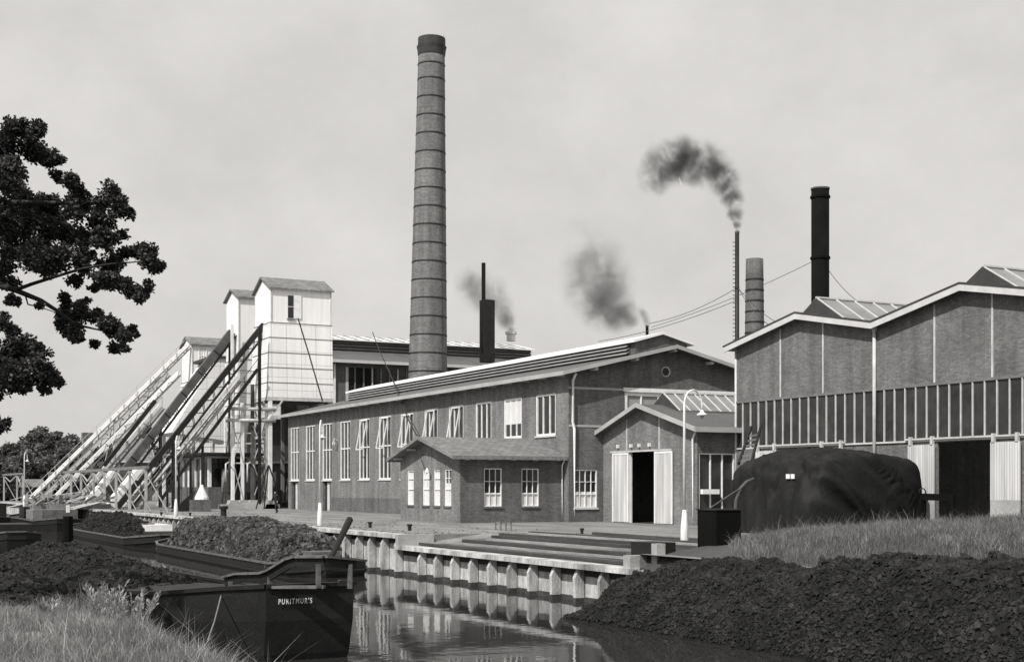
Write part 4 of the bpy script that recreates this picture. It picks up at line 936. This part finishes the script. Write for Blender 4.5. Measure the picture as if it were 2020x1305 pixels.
for i, (px, py, m, lb) in enumerate(((108, 990, 'mid_metal', 'jumbled pale machinery heap at the foot of the far conveyor'), (165, 992, 'mid_metal', 'grey machinery heap at the foot of the broad conveyor'), (75, 996, 'timber_grey', 'low machinery heap by the farthest conveyor foot'))):
    p = gp(px, 1003); mb = MB()
    mb.box(p.x-.8, p.x+2, p.y-3, p.y+3, 0, .5)
    for k in range(26):
        c = p+Vector((random.uniform(-1, 2.5), random.uniform(-3.5, 3.5), random.uniform(.1, 1.3))); d_ = Vector((random.uniform(-1, 1), random.uniform(-1.5, 1.5), random.uniform(-.4, .6)))
        mb.beam(c-d_*.7, c+d_*.7, random.uniform(.08, .4), random.uniform(.08, .4))
    tag(mb.build('machinery', 'timber_grey' if m == 'mid_metal' else m), lb, 'machinery')
p = gp(134, 1010); tag(MB().box(p.x-.13, p.x+.13, p.y-.13, p.y+.13, 0, .6).build('marker_post', 'white_paint'), 'small white post on the quay by the gangplanks', 'post')
# small dark cart beside the hall, far shed behind
p = gp(497+100, 1003)
r = thing('handcart', (p.x, p.y, 0), 'small dark handcart against the hall wall between its two doors', 'cart')
B(r, 'box', 'dark_metal', p.x-.5, p.x+.4, p.y-.5, p.y+.5, .35, .95); MB().tube([(p.x-.4, p.y-.55, .3), (p.x-.4, p.y-.62, .3)], .3, 14).build('wheel', 'dark_metal', r); MB().beam((p.x, p.y+.5, .7), (p.x-.2, p.y+1.5, .9), .05, .05).build('handle', 'dark_metal', r)
r = thing('brick_house', (45, 205, 0), 'distant house with pitched roof seen between the conveyors', 'house')
X0, X1 = cx(236, 205), cx(300, 205); mb = MB(); wall(mb, 'Y', 205, X0, X1, 0, 6.2); wall(mb, 'X', X0, 205, 214, 0, lambda u: 6.2+3*(1-abs(u-209.5)/4.5), peaks=[209.5]); mb.build('wall', 'brick_side', r)
window(r, 'Y', 205, cx(233+12, 205), cx(245+6, 205), 3.2, 5.2, 1, (.5,), frame='white_paint'); gable_roof(r, 'X', 205, 209.5, 214, 6.2, 9.4, 6.2, X0-.4, X1+.4, .2, 'shed_roof', 'pale_paint', .2, .5)
r = thing('small_shed', tuple(gp(75, 990)), 'small distant shed with a pale hipped roof by the dark trees', 'shed'); p = gp(68, 990)
B(r, 'wall', 'timber_dark', p.x-1.2, p.x+1.2, p.y, p.y+5, 0, 2.2); MB().prism('X', [(p.y-.5, 2.1), (p.y+2.5, 3.2), (p.y+5.5, 2.1)], p.x-1.5, p.x+1.5).build('roof', 'louvre_grey', r)
p = gp(172, 985); tag(MB().box(p.x-.8, p.x+.8, p.y-.8, p.y+.8, 0, zz(853, (p.x*SY+p.y*CY))).build('brick_chimney', 'brick_side'), 'small distant chimney beside the dark trees', 'chimney')
# ================================================================== BARGES AND PEAT
def hull(root, plan, zb, inset=.93, m='tar_hull', name='hull', rim='tar_rim', sk=.38):
    cx_ = sum(p[0] for p in plan)/len(plan); cy_ = sum(p[1] for p in plan)/len(plan); k = len(plan)
    mb = MB(); rows = [(1, 0), (.995, .35), (.97, .7), (inset, 1)]
    for s, t in rows:
        for x, y, z in plan: mb.v.append((cx_+(x-cx_)*s, y+(cy_-y)*(1-s)*.35, z+(zb-z)*t))
    for j in range(3):
        for i in range(k): a = j*k+i; b = j*k+(i+1) % k; mb.f.append((a, b, b+k, a+k))
    n = len(mb.v); mb.v += [(cx_, cy_, sum(p[2] for p in plan)/k-.25)]
    for x, y, z in plan: mb.v.append((cx_+(x-cx_)*.985, cy_+(y-cy_)*.997, z-.10))
    for i in range(k): mb.f.append((n, n+1+i, n+1+(i+1) % k)); mb.f.append((i, (i+1) % k, n+1+(i+1) % k, n+1+i))
    h = mb.build(name, m, root)
    if rim:
        r_ = MB()
        for i in range(k): a, b = plan[i], plan[(i+1) % k]; r_.beam((a[0], a[1], a[2]+.02), (b[0], b[1], b[2]+.02), .14, .09)
        r_.build('gunwale', rim, h)
        r_ = MB()
        if sk is None: return h
        for i in range(k):
            a, b = plan[i], plan[(i+1) % k]; f = lambda p_: (cx_+(p_[0]-cx_)*1.0, p_[1], p_[2]-sk); r_.beam(f(a), f(b), .10, .10)
        r_.build('rubbing_strake', m, h)
    return h
def heap(x0, x1, y0, y1, ridge, zbase, label, m='peat_sods', n=6000, size=(.10, .24), skew=.5, flat=.45, group=None, nm=.14, base='peat_base', res=.35):
    """ridge: list of (y, z) of the crest; cross profile a rounded trapezoid"""
    rys = sorted(ridge)
    def crest(y):
        if y <= rys[0][0]: return rys[0][1]
        for (a, za), (b, zb) in zip(rys, rys[1:]):
            if y <= b: t = (y-a)/(b-a); return za+(zb-za)*(t*t*(3-2*t))
        return rys[-1][1]
    def H(x, y):
        u = (x-x0)/(x1-x0); 
        if u < skew: e = min(1, u/(skew*(1-flat)+1e-6))
        else: e = min(1, (1-u)/((1-skew)*(1-flat)+1e-6))
        e = math.sin(max(0, e)*math.pi/2)**.9; ey = min(1, (y-y0)/1.6, (y1-y)/1.6); ey = max(0, ey)**.6
        h = (crest(y)-zbase)*e*ey
        return zbase-.12+h+nm*e*fbm(x, y, .9, 4, x0)*1.6+.10*e*fbm(x, y, 3.2, 2, 4)
    nx, ny = max(10, int((x1-x0)/res)), max(20, int((y1-y0)/res)); mb = MB()
    for j in range(ny+1):
        for i in range(nx+1): x = x0+(x1-x0)*i/nx; y = y0+(y1-y0)*j/ny; mb.v.append((x, y, H(x, y)))
    for j in range(ny):
        for i in range(nx): a = j*(nx+1)+i; mb.f.append((a, a+1, a+nx+2, a+nx+1))
    V = []; F = []
    for k in range(n):
        x = random.uniform(x0+.03, x1-.03); y = y0+.1+(y1-y0-.2)*random.random(); z = H(x, y)
        if z < zbase-.1 and random.random() < .6: continue
        g_ = .65+1.1*random.random()**4; a, b, c = [g_*random.uniform(size[0], size[1]) for _ in range(3)]; c *= .8
        Rm = Matrix.Rotation(random.uniform(0, 6.28), 3, 'Z') @ Matrix.Rotation(random.gauss(0, .5), 3, 'X') @ Matrix.Rotation(random.gauss(0, .5), 3, 'Y')
        n0 = len(V)
        for sx, sy, sz in ((-1,-1,-1),(1,-1,-1),(1,1,-1),(-1,1,-1),(-1,-1,1),(1,-1,1),(1,1,1),(-1,1,1)):
            j = .75+.35*random.random(); q = Rm @ Vector((sx*a/2*j, sy*b/2*j, sz*c/2*j)); V.append((x+q.x, y+q.y, z+q.z+.02))
        F += [(n0,n0+3,n0+2,n0+1),(n0+4,n0+5,n0+6,n0+7),(n0,n0+1,n0+5,n0+4),(n0+1,n0+2,n0+6,n0+5),(n0+2,n0+3,n0+7,n0+6),(n0+3,n0,n0+4,n0+7)]
    nb = len(mb.v); nf = len(mb.f); mb.v += V; mb.f += [tuple(i+nb for i in f) for f in F]
    o = mb.build('peat_heap', base, loc=((x0+x1)/2, (y0+y1)/2, zbase-.15), fix=False)
    o.data.materials.append(MATS[m]); mi = np.zeros(len(o.data.polygons), dtype=np.int32); mi[nf:] = 1; o.data.polygons.foreach_set('material_index', mi)
    return tag(o, label, 'peat heap', group)
# stern boat (foreground left)
r = thing('peat_barge', (8.6, 47, WZ), 'tarred barge in the foreground with raised stern rail and a name painted in white', 'barge')
plan = [(8.68, 28.7, -.10), (10.72, 28.7, -.10), (11.0, 31, -.30), (10.9, 36, -.72), (10.6, 58, -1.0), (10.0, 63, -.9), (8.9, 66, -.7), (7.4, 63.5, -.9), (6.5, 58, -1.0), (6.4, 36, -.95), (6.55, 33.2, -.46), (6.95, 31.5, -.38), (8.0, 29.9, -.2)]
h1 = hull(r, plan, WZ-.5, .93, rim='tar_hull', sk=None)
# name on the stern, centred left
tx = bpy.data.curves.new('name_lettering', 'FONT'); tx.body = "PURITMUR'S"; tx.size = .17; tx.extrude = .004; tx.offset = .001; tx.align_x = 'LEFT'; tx.shear = .1; tx.space_character = 1.35
to = bpy.data.objects.new('tmp_text', tx); COL.objects.link(to); bpy.context.view_layer.update()
dg = bpy.context.evaluated_depsgraph_get(); tm = bpy.data.meshes.new_from_object(to.evaluated_get(dg)); bpy.data.objects.remove(to)
lo = bpy.data.objects.new('name_lettering', tm); tm.materials.clear(); tm.materials.append(MATS['paint_white']); COL.objects.link(lo); lo.parent = h1
a = atY(548, 28.68); lo.location = Vector((a[0], 28.655, zz(1191, a[1])))-ORG[r.name]; lo.rotation_euler = (R(90), 0, 0); bpy.context.view_layer.update()
wd = tm.vertices and (max(v.co.x for v in tm.vertices)); tgt = atY(615, 28.68)[0]-a[0]; lo.scale = (tgt/wd, 1.0, 1)
# raised stern rail: broad board following the sheer
rp = [(445, 1147, 31.2), (470, 1141, 30.9), (518, 1140, 30.2), (532, 1135, 30.0), (570, 1112, 29.6), (584, 1108, 29.5), (640, 1108, 29.3), (702, 1113, 29.9)]
P = [pd(*q) for q in rp]; mb = MB(); mt = MB()
for a, b in zip(P, P[1:]): mb.beam(a, b, .07, .20); mt.beam(a+Vector((0, 0, .12)), b+Vector((0, 0, .12)), .24, .05)
rail = mb.build('stern_rail', 'tar_hull', r); mt.build('rail_cap', 'tar_rim', rail)
for px, y0_, y1_, d_ in ((628, 1112, 1158, 29.3), (532, 1138, 1165, 30.0), (455, 1146, 1172, 31.0), (690, 1112, 1160, 29.7)):
    MB().beam(pd(px, y0_, d_), pd(px, y1_, d_), .09, .09).build('stanchion', 'tar_rim', r)
a, b = pd(640, 1130, 29.3), pd(720, 1124, 31); MB().beam(a, b, .05, .06).build('lower_rail', 'tar_hull', r)
MB().beam(pd(525, 1157, 29.6), pd(640, 1157, 29.4), .2, .06).build('deck_edge', 'tar_rim', r)
MB().tube([pd(649, 1107, 30), pd(690, 1024, 31.5)], [.06, .085], 8).build('tiller', 'dark_metal', r)
MB().tube([pd(676, 1154, 30), pd(676, 1143, 30)], [.12, .1], 10).build('bollard', 'rust_metal', r)
MB().beam(pd(290, 1183, 31.6), pd(440, 1165, 31.2), .05, .05).build('side_rail', 'timber_pale', r)
tag(MB().tube([pd(436, 1175, 30.2), pd(423, 1225, 28.3), pd(410, 1262, 26.5)], .018, 6).build('mooring_rope', 'timber_grey'), 'taut rope from the stern boat down to the grass', 'rope')
heap(6.55, 10.6, 33.4, 64.5, [(33.4, -.75), (37, -.60), (43, -.48), (50, -.30), (57, -.18), (61, -.5), (64.5, -1.0)], -1.0, 'black peat heap in the foreground barge', n=18000, flat=.25, size=(.06, .14), nm=.11)
heap(1.2, 6.7, 30.2, 60, [(30.2, -.6), (34, -.42), (42, -.42), (55, -.40), (60, -.6)], -.95, 'black peat heap on the near bank left of the barge', n=18000, flat=.3, size=(.06, .14), nm=.09)
# right-hand peat boat
r = thing('peat_barge', (21.3, 20, WZ), 'low barge buried under peat along the right foreground water', 'barge')
plan = [(20.6, 34.6, -1.70), (19.9, 33.8, -1.70), (19.6, 32, -1.7), (19.6, 8, -1.7), (20.5, 5, -1.5), (22.6, 5, -1.5), (22.6, 33, -1.65), (22.2, 34.6, -1.6)]
hull(r, plan, WZ-.5, .95, rim='tar_hull')
heap(19.42, 24.6, 8, 34.7, [(8, -.6), (12, .45), (19, .55), (22.4, .58), (24, .42), (26.6, -.02), (30, .12), (31.5, -.02), (33.2, -.30), (34.0, -.42), (34.7, -.6)], WZ+.12, 'long black peat heap filling the lower right foreground', n=80000, size=(.035, .10), skew=.5, flat=.28, nm=.16, res=.22)
# barges beyond
def barge(x0, x1, y0, y1, zg, label, name='peat_barge', cat='barge'):
    r = thing(name, ((x0+x1)/2, (y0+y1)/2, WZ), label, cat); xm = (x0+x1)/2
    plan = [(xm-.5, y0, zg+.25), (xm+.5, y0, zg+.25), (x1-.3, y0+1.3, zg+.1), (x1, y0+3, zg), (x1, y1-3, zg), (x1-.3, y1-1.3, zg+.1), (xm+.5, y1, zg+.25), (xm-.5, y1, zg+.25), (x0+.3, y1-1.3, zg+.1), (x0, y1-3, zg), (x0, y0+3, zg), (x0+.3, y0+1.3, zg+.1)]
    hull(r, plan, WZ-.5, .94); return r
b2 = barge(17.4, 21.6, 54.2, 82, -1.25, 'loaded barge moored at the quay just behind the foreground boat')
MB().box(18.9, 20.2, 55.8, 57.0, -1.3, -.72).build('cabin', 'tar_rim', b2)
MB().beam((20, 54.8, -1.0), (20, 54.8, -.2), .08, .08).build('post', 'timber_pale', b2)
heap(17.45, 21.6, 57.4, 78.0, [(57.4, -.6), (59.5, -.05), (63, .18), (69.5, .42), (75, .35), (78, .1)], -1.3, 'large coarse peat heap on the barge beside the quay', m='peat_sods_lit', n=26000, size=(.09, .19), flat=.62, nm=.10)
b3 = barge(17.4, 21.8, 86, 116, -1.2, 'long barge with a pale cabin roof farther along the quay')
ca = thing('dinghy', (18.6, 90.5, -1.2), 'small white flat-topped cabin boat in front of the second peat heap', 'boat')
q = [gp(255, 1051, -.95), gp(335, 1063, -1.0)]
mb = MB(); c0 = gp(290, 1066, WZ)
mb.v = [(c0.x-.9, c0.y-3.4, -1.0), (c0.x+1.3, c0.y-3.4, -1.0), (c0.x+1.3, c0.y+2.6, -.95), (c0.x+.2, c0.y+4.2, -.9), (c0.x-.9, c0.y+2.6, -.95), (c0.x-.6, c0.y-3.2, -1.9), (c0.x+1, c0.y-3.2, -1.9), (c0.x+1, c0.y+2.2, -1.9), (c0.x+.2, c0.y+3.6, -1.9), (c0.x-.6, c0.y+2.2, -1.9)]
mb.f = [(0,1,2,3,4), (0,5,6,1), (1,6,7,2), (2,7,8,3), (3,8,9,4), (4,9,5,0)]
ORG[ca.name] = Vector((18.6, 90.5, -1.2)); mb.build('hull', 'tar_rim', ca)
MB().prism('Z', [(c0.x-.7, c0.y-3.0), (c0.x+1.1, c0.y-3.0), (c0.x+1.1, c0.y+1.6), (c0.x-.7, c0.y+2.2)], -.98, -.55).build('cabin_roof', 'white_paint', ca)
MB().box(c0.x-.75, c0.x+.2, c0.y-1.6, c0.y-.6, -.55, -.45).build('hatch', 'mid_metal', ca)
heap(17.5, 21.7, 94, 112, [(94, -.9), (98, -.2), (103, .28), (107, .1), (112, -.8)], -1.3, 'smooth peat heap on the barge left of the nearest quay heap', n=6000, flat=.2, size=(.09, .18))
b4 = barge(16.6, 20.8, 122, 146, -.9, 'dark barge with two box cabins at the left end of the canal')
for y0_, y1_, m, z in ((123.5, 128, 'tar_rim', .1), (129.5, 134, 'timber_grey', .0), (135.5, 139, 'tar_hull', .2)): MB().box(17.2, 20.2, y0_, y1_, -.9, z).build('cabin', m, b4)
b5 = barge(11.5, 15.5, 128, 150, -.8, 'dark barge at the far left, partly behind another boat'); MB().box(12, 15, 130, 141, -.8, .6).build('cabin', 'tar_hull', b5)
b6 = barge(8.2, 11.8, 82, 104, -.75, 'black round sterned barge at the left picture edge')
MB().box(8.8, 11.2, 84, 88, -.8, -.1).build('cabin', 'tar_hull', b6)
p = gp(134, 1068, WZ); tag(MB().tube([(p.x, p.y, WZ-1), (p.x, p.y, .05)], [.4, .34], 8).build('mooring_pile', 'soot_black'), 'thick dark mooring pile standing in the canal', 'mooring pile')
# ================================================================== WORKMAN
def person(p, h, head_dir=0.3):
    mat_ = 'cloth'; J = {'pel': (0, 0, .53), 'ches': (.03, 0, .74), 'neck': (.05, 0, .84), 'head': (.07, 0, .90), 'top': (.075, 0, .965),
         'shl': (.03, .11, .80), 'ell': (-.03, .15, .64), 'wrl': (.05, .14, .50), 'hal': (.08, .14, .46), 'shr': (.03, -.11, .80), 'elr': (.08, -.15, .65), 'wrr': (.16, -.12, .54), 'har': (.19, -.11, .51),
         'hil': (0, .055, .50), 'knl': (.08, .06, .28), 'anl': (.03, .06, .05), 'tol': (.11, .06, .02), 'hir': (0, -.055, .50), 'knr': (-.02, -.06, .28), 'anr': (-.13, -.06, .07), 'tor': (-.07, -.06, .02)}
    Rr = {'pel': .085, 'ches': .09, 'neck': .035, 'head': .052, 'top': .03, 'shl': .045, 'ell': .03, 'wrl': .02, 'hal': .018, 'shr': .045, 'elr': .03, 'wrr': .02, 'har': .018, 'hil': .06, 'knl': .038, 'anl': .026, 'tol': .018, 'hir': .06, 'knr': .038, 'anr': .026, 'tor': .018}
    E = [('pel','ches'),('ches','neck'),('neck','head'),('head','top'),('ches','shl'),('shl','ell'),('ell','wrl'),('wrl','hal'),('ches','shr'),('shr','elr'),('elr','wrr'),('wrr','har'),('pel','hil'),('hil','knl'),('knl','anl'),('anl','tol'),('pel','hir'),('hir','knr'),('knr','anr'),('anr','tor')]
    ks = list(J); me = bpy.data.meshes.new('person'); me.from_pydata([Vector(J[k])*h for k in ks], [(ks.index(a), ks.index(b)) for a, b in E], []); me.update()
    o = bpy.data.objects.new('person', me); COL.objects.link(o); md = o.modifiers.new('s', 'SKIN')
    for i, k in enumerate(ks): me.skin_vertices[0].data[i].radius = (Rr[k]*h, Rr[k]*h)
    me.skin_vertices[0].data[0].use_root = True; o.modifiers.new('u', 'SUBSURF').render_levels = 1
    bpy.context.view_layer.update(); m2_ = bpy.data.meshes.new_from_object(o.evaluated_get(bpy.context.evaluated_depsgraph_get())); bpy.data.objects.remove(o)
    m2_.materials.clear(); m2_.materials.append(MATS[mat_]); m2_.materials.append(MATS['skin'])
    for pl in m2_.polygons:
        c = pl.center/h; pl.material_index = 1 if (c.z > .865 and c.z < .935) or (c.z < .535 and abs(c.y) > .1 and c.x > .04 and c.z > .4) else 0
        pl.use_smooth = True
    o = bpy.data.objects.new('person', m2_); COL.objects.link(o); o.location = p; ORG[o.name] = Vector(p)
    return o
pp_ = gp(545, 1012); man = person(pp_, 1.85); man.rotation_euler.z = R(200)
tag(man, 'workman in dark clothes walking on the quay by the silo legs', 'person')
# ================================================================== TREES
def leaf_cloud(mb, c, rad, n, size, squash=.8):
    subs = [(Vector((random.gauss(0, 1), random.gauss(0, 1), random.gauss(0, 1)*squash)).normalized()*rad*random.uniform(.35, .8), rad*random.uniform(.28, .5)) for _ in range(7)]+[(Vector((0, 0, 0)), rad*.6)]
    for k in range(n):
        o, rr = random.choice(subs); v = Vector((random.gauss(0, 1), random.gauss(0, 1), random.gauss(0, 1))).normalized()*rr*random.random()**.4
        p = c+o+v; d = Vector((random.uniform(-1, 1), random.uniform(-1, 1), random.uniform(-.7, .7))).normalized(); s = d.cross(Vector((random.random()-.5, random.random()-.5, random.random()-.5))).normalized()
        L = size*random.uniform(.6, 1.25); n0 = len(mb.v); w = L*.33
        mb.v += [tuple(p), tuple(p+d*L*.5+s*w), tuple(p+d*L), tuple(p+d*L*.5-s*w)]; mb.f.append((n0, n0+1, n0+2, n0+3))
oak = [(25,250,32),(76,255,22),(20,290,50),(70,290,38),(104,314,26),(20,345,52),(112,345,14),(137,357,22),(152,374,22),(30,398,50),(22,430,52),(75,405,34),(100,418,42),(150,410,36),(222,380,24),(236,398,18),(203,402,20),(202,432,36),(248,420,20),(150,455,46),(90,460,50),(35,470,48),(200,468,34),(240,462,18),(60,515,42),(110,510,40),(165,505,36),(15,520,38),(218,514,34),(240,500,16),(270,492,22),(288,500,24),(310,524,20),(296,514,20),(205,552,30),(256,566,24),(285,572,22),(273,585,12),(232,556,16),(150,552,20),(92,535,18),(15,560,26),(22,592,18),(190,566,14),
       (130,590,14),(128,612,22),(152,618,28),(165,600,16),(125,645,22),(147,655,24),(152,665,14),(188,622,20),(222,650,28),(245,662,22),(262,655,16),(228,685,16),(246,684,12),(186,678,10),(81,601,10),(205,640,14),(30,592,12),
       (5,640,26),(30,655,18),(10,690,44),(50,690,32),(78,695,20),(30,735,44),(80,735,34),(100,750,24),(112,752,14),(50,765,16),(8,765,28),(90,770,12),(5,838,14),(14,832,8),(-10,845,20)]
r = thing('oak_tree', (-12.5, 27, -.6), 'oak branches with dark leaves reaching in from the left edge', 'tree')
mb = MB(); dep = {}
random.seed(21)
for px, py, rp_ in oak:
    d_ = 29+random.uniform(-1.6, 1.6); n = int(130+rp_*rp_*.9); leaf_cloud(mb, pd(px, py, d_), rp_*d_/FPX, n, .092)
for k in range(46):
    px, py = random.uniform(-700, -110), random.uniform(80, 800); d_ = 29+random.uniform(-4, 4); leaf_cloud(mb, pd(px, py, d_), .9, 320, .17)
mb.build('crown', 'oak_leaf', r, fix=False)
tb = pd(-520, 1180, 29); tb.z = -.8; fork = pd(-470, 700, 29)
MB().tube([tb, tb.lerp(fork, .5)+Vector((.1, 0, 0)), fork, pd(-430, 420, 29), pd(-400, 150, 29)], [.45, .38, .32, .2, .06], 12).build('trunk', 'bark', r, smooth=True)
def limb(pts, rs): MB().tube([pd(a, b, c) for a, b, c in pts], rs, 7).build('limb', 'bark', r, smooth=True)
limb([(-460, 640, 29), (-250, 560, 29), (-60, 545, 29), (30, 572, 28.9), (80, 592, 29), (112, 612, 29), (150, 640, 29), (215, 655, 29)], [.2, .15, .10, .06, .05, .04, .03, .012])
limb([(30, 572, 28.9), (62, 560, 28.8), (110, 545, 29), (160, 530, 29), (220, 520, 29), (290, 515, 29)], [.045, .04, .035, .03, .02, .01])
limb([(-465, 680, 29), (-200, 690, 29), (-20, 700, 29), (70, 725, 29)], [.18, .12, .07, .02]); limb([(-450, 520, 29), (-200, 430, 29), (-20, 400, 29), (100, 400, 29), (220, 400, 29)], [.2, .13, .08, .05, .015])
limb([(-430, 420, 29), (-200, 340, 29), (-20, 300, 29), (70, 280, 29)], [.16, .1, .06, .015]); limb([(50, 582, 29), (55, 600, 28.7), (80, 606, 28.6), (128, 622, 28.8)], [.02, .015, .012, .006]); limb([(-20, 700, 29), (-10, 790, 29), (5, 838, 29)], [.04, .03, .01])
def tree(px, py_top, Yd, wpx, label, m='far_leaf', n=3000, base_py=None):
    a, b = ray(px); X, Y_ = a*Yd, b*Yd; zt = zz(py_top, Yd); rw = wpx/2*Yd/FPX
    r = thing('tree', (X, Y_, 0), label, 'tree', 'trees behind the conveyors'); MB().tube([(X, Y_, -.2), (X, Y_, zt*.35), (X+.3, Y_, zt*.7)], [.4, .3, .1], 8).build('trunk', 'bark', r)
    mb = MB(); kk = 20
    for k in range(kk):
        t = random.random(); an = random.uniform(0, 6.28); zc = zt*(.18+.68*t); rr = rw*.62*math.sqrt(max(.15, 1-(2*t-.95)**2)); leaf_cloud(mb, Vector((X+math.cos(an)*rr, Y_+math.sin(an)*rr, zc)), rw*random.uniform(.36, .5), n//kk*2, .75)
    leaf_cloud(mb, Vector((X, Y_, zt-rw*.42)), rw*.42, n//8, .75)
    mb.build('crown', m, r, fix=False); return r
TL = ['leftmost dark tree beyond the canal end', 'round dark tree second from the left edge', 'tallest broad dark tree beyond the canal', 'dark tree with pale gap beside the tallest one', 'dark tree nearest the far conveyors on the left', 'small tree right behind the small distant chimney', 'dark tree seen between the dark and pale conveyors', 'low bush at the far end of the quay', 'low dark tree behind the plant room', 'tree far behind the thin lower conveyor', 'broad low tree filling the gap behind the far lamp post', 'rounded tree between the tallest tree and the small chimney']
for i, (px, py, d_, w_) in enumerate(((-30, 880, 225, 110), (28, 868, 235, 90), (72, 841, 245, 105), (112, 845, 230, 90), (146, 851, 250, 80), (190, 880, 265, 70), (292, 836, 245, 60), (20, 925, 205, 80), (350, 870, 260, 90), (225, 900, 250, 70), (50, 885, 215, 110), (135, 880, 220, 100))): tree(px, py, d_, w_, TL[i])
# ================================================================== SMOKE
def smoke(name, blobs, label, dens, nscale, col=.05):
    """blobs: (px, py, r_px, depth, weight). One closed hull round the puffs, density falls off inside it."""
    C = [(pd(px, py, d_), rp_*d_/FPX, w_) for px, py, rp_, d_, w_ in blobs]
    mb = MB(); o0 = C[0][0]
    pts = [c for c, _, _ in C]; rs = [q*1.35 for _, q, _ in C]
    st0 = pts[0]+(pts[0]-pts[1]).normalized()*rs[0]*.6; en = pts[-1]+(pts[-1]-pts[-2]).normalized()*rs[-1]
    mb.tube([st0]+pts+[en], [rs[0]*.45]+rs+[rs[-1]*.4], 16)
    me_o = mb.build(name, 'cloth', loc=tuple(o0)); me_o.data.materials.clear()
    m = bpy.data.materials.new(name); m.use_nodes = True; t = m.node_tree; t.nodes.clear(); MATS[name+label[:5]] = m
    o = N(t, 'ShaderNodeOutputMaterial'); v = N(t, 'ShaderNodeVolumePrincipled'); v.inputs['Color'].default_value = (col, col, col, 1); v.inputs['Anisotropy'].default_value = .2
    t.links.new(v.outputs[0], o.inputs['Volume']); tc_ = N(t, 'ShaderNodeTexCoord')
    nz_ = N(t, 'ShaderNodeTexNoise'); nz_.inputs['Scale'].default_value = nscale; nz_.inputs['Detail'].default_value = 5; nz_.inputs['Roughness'].default_value = .62; nz_.inputs['Distortion'].default_value = .4; t.links.new(tc_.outputs['Object'], nz_.inputs['Vector'])
    acc = None
    for c, q, w_ in C:
        dn = N(t, 'ShaderNodeVectorMath', operation='DISTANCE'); t.links.new(tc_.outputs['Object'], dn.inputs[0]); dn.inputs[1].default_value = c-o0
        mr_ = N(t, 'ShaderNodeMapRange'); mr_.interpolation_type = 'SMOOTHSTEP'; mr_.inputs['From Min'].default_value = q*1.3; mr_.inputs['From Max'].default_value = q*.1; mr_.inputs['To Min'].default_value = 0; mr_.inputs['To Max'].default_value = w_
        t.links.new(dn.outputs['Value'], mr_.inputs['Value'])
        if acc is None: acc = mr_.outputs[0]
        else: mx = N(t, 'ShaderNodeMath', operation='MAXIMUM'); t.links.new(acc, mx.inputs[0]); t.links.new(mr_.outputs[0], mx.inputs[1]); acc = mx.outputs[0]
    s = mulv(t, acc, ramp2(t, nz_.outputs[0], 0, 2.3, .40, .66)); s = mulv(t, s, dens); t.links.new(s, v.inputs['Density'])
    me_o.data.materials.append(m); tag(me_o, label, 'smoke'); return me_o
smoke('smoke_plume', [(1454, 457, 6, 95, 4), (1453, 444, 10, 95, 2.6), (1450, 422, 17, 95, 1.5), (1444, 392, 23, 95, 1.3), (1430, 358, 30, 95, 1.05), (1405, 334, 38, 95, .9), (1375, 322, 44, 95, .8), (1340, 316, 46, 95, .75), (1310, 326, 44, 95, .65), (1294, 350, 36, 95, .45)], 'dark smoke plume bending left from the thin ribbed pipe', 1.35, .75, .12)
smoke('smoke_plume', [(1276, 640, 6, 110, 4), (1273, 631, 11, 110, 2.4), (1264, 622, 16, 110, 1.6), (1246, 624, 24, 110, 1.0), (1220, 622, 36, 111, .85), (1194, 598, 56, 112, .6), (1178, 556, 70, 113, .42), (1172, 510, 58, 114, .2), (1165, 460, 50, 114, .09)], 'faint grey smoke cloud above the louvred ridge', .8, .42, .3)
smoke('smoke_plume', [(1007, 652, 10, 152, 2.4), (999, 632, 19, 153, 1.1), (985, 608, 28, 156, .4), (962, 582, 40, 158, .32), (936, 564, 40, 160, .30)], 'small grey smoke puff behind the shaft on the far hall', .75, .42, .3)
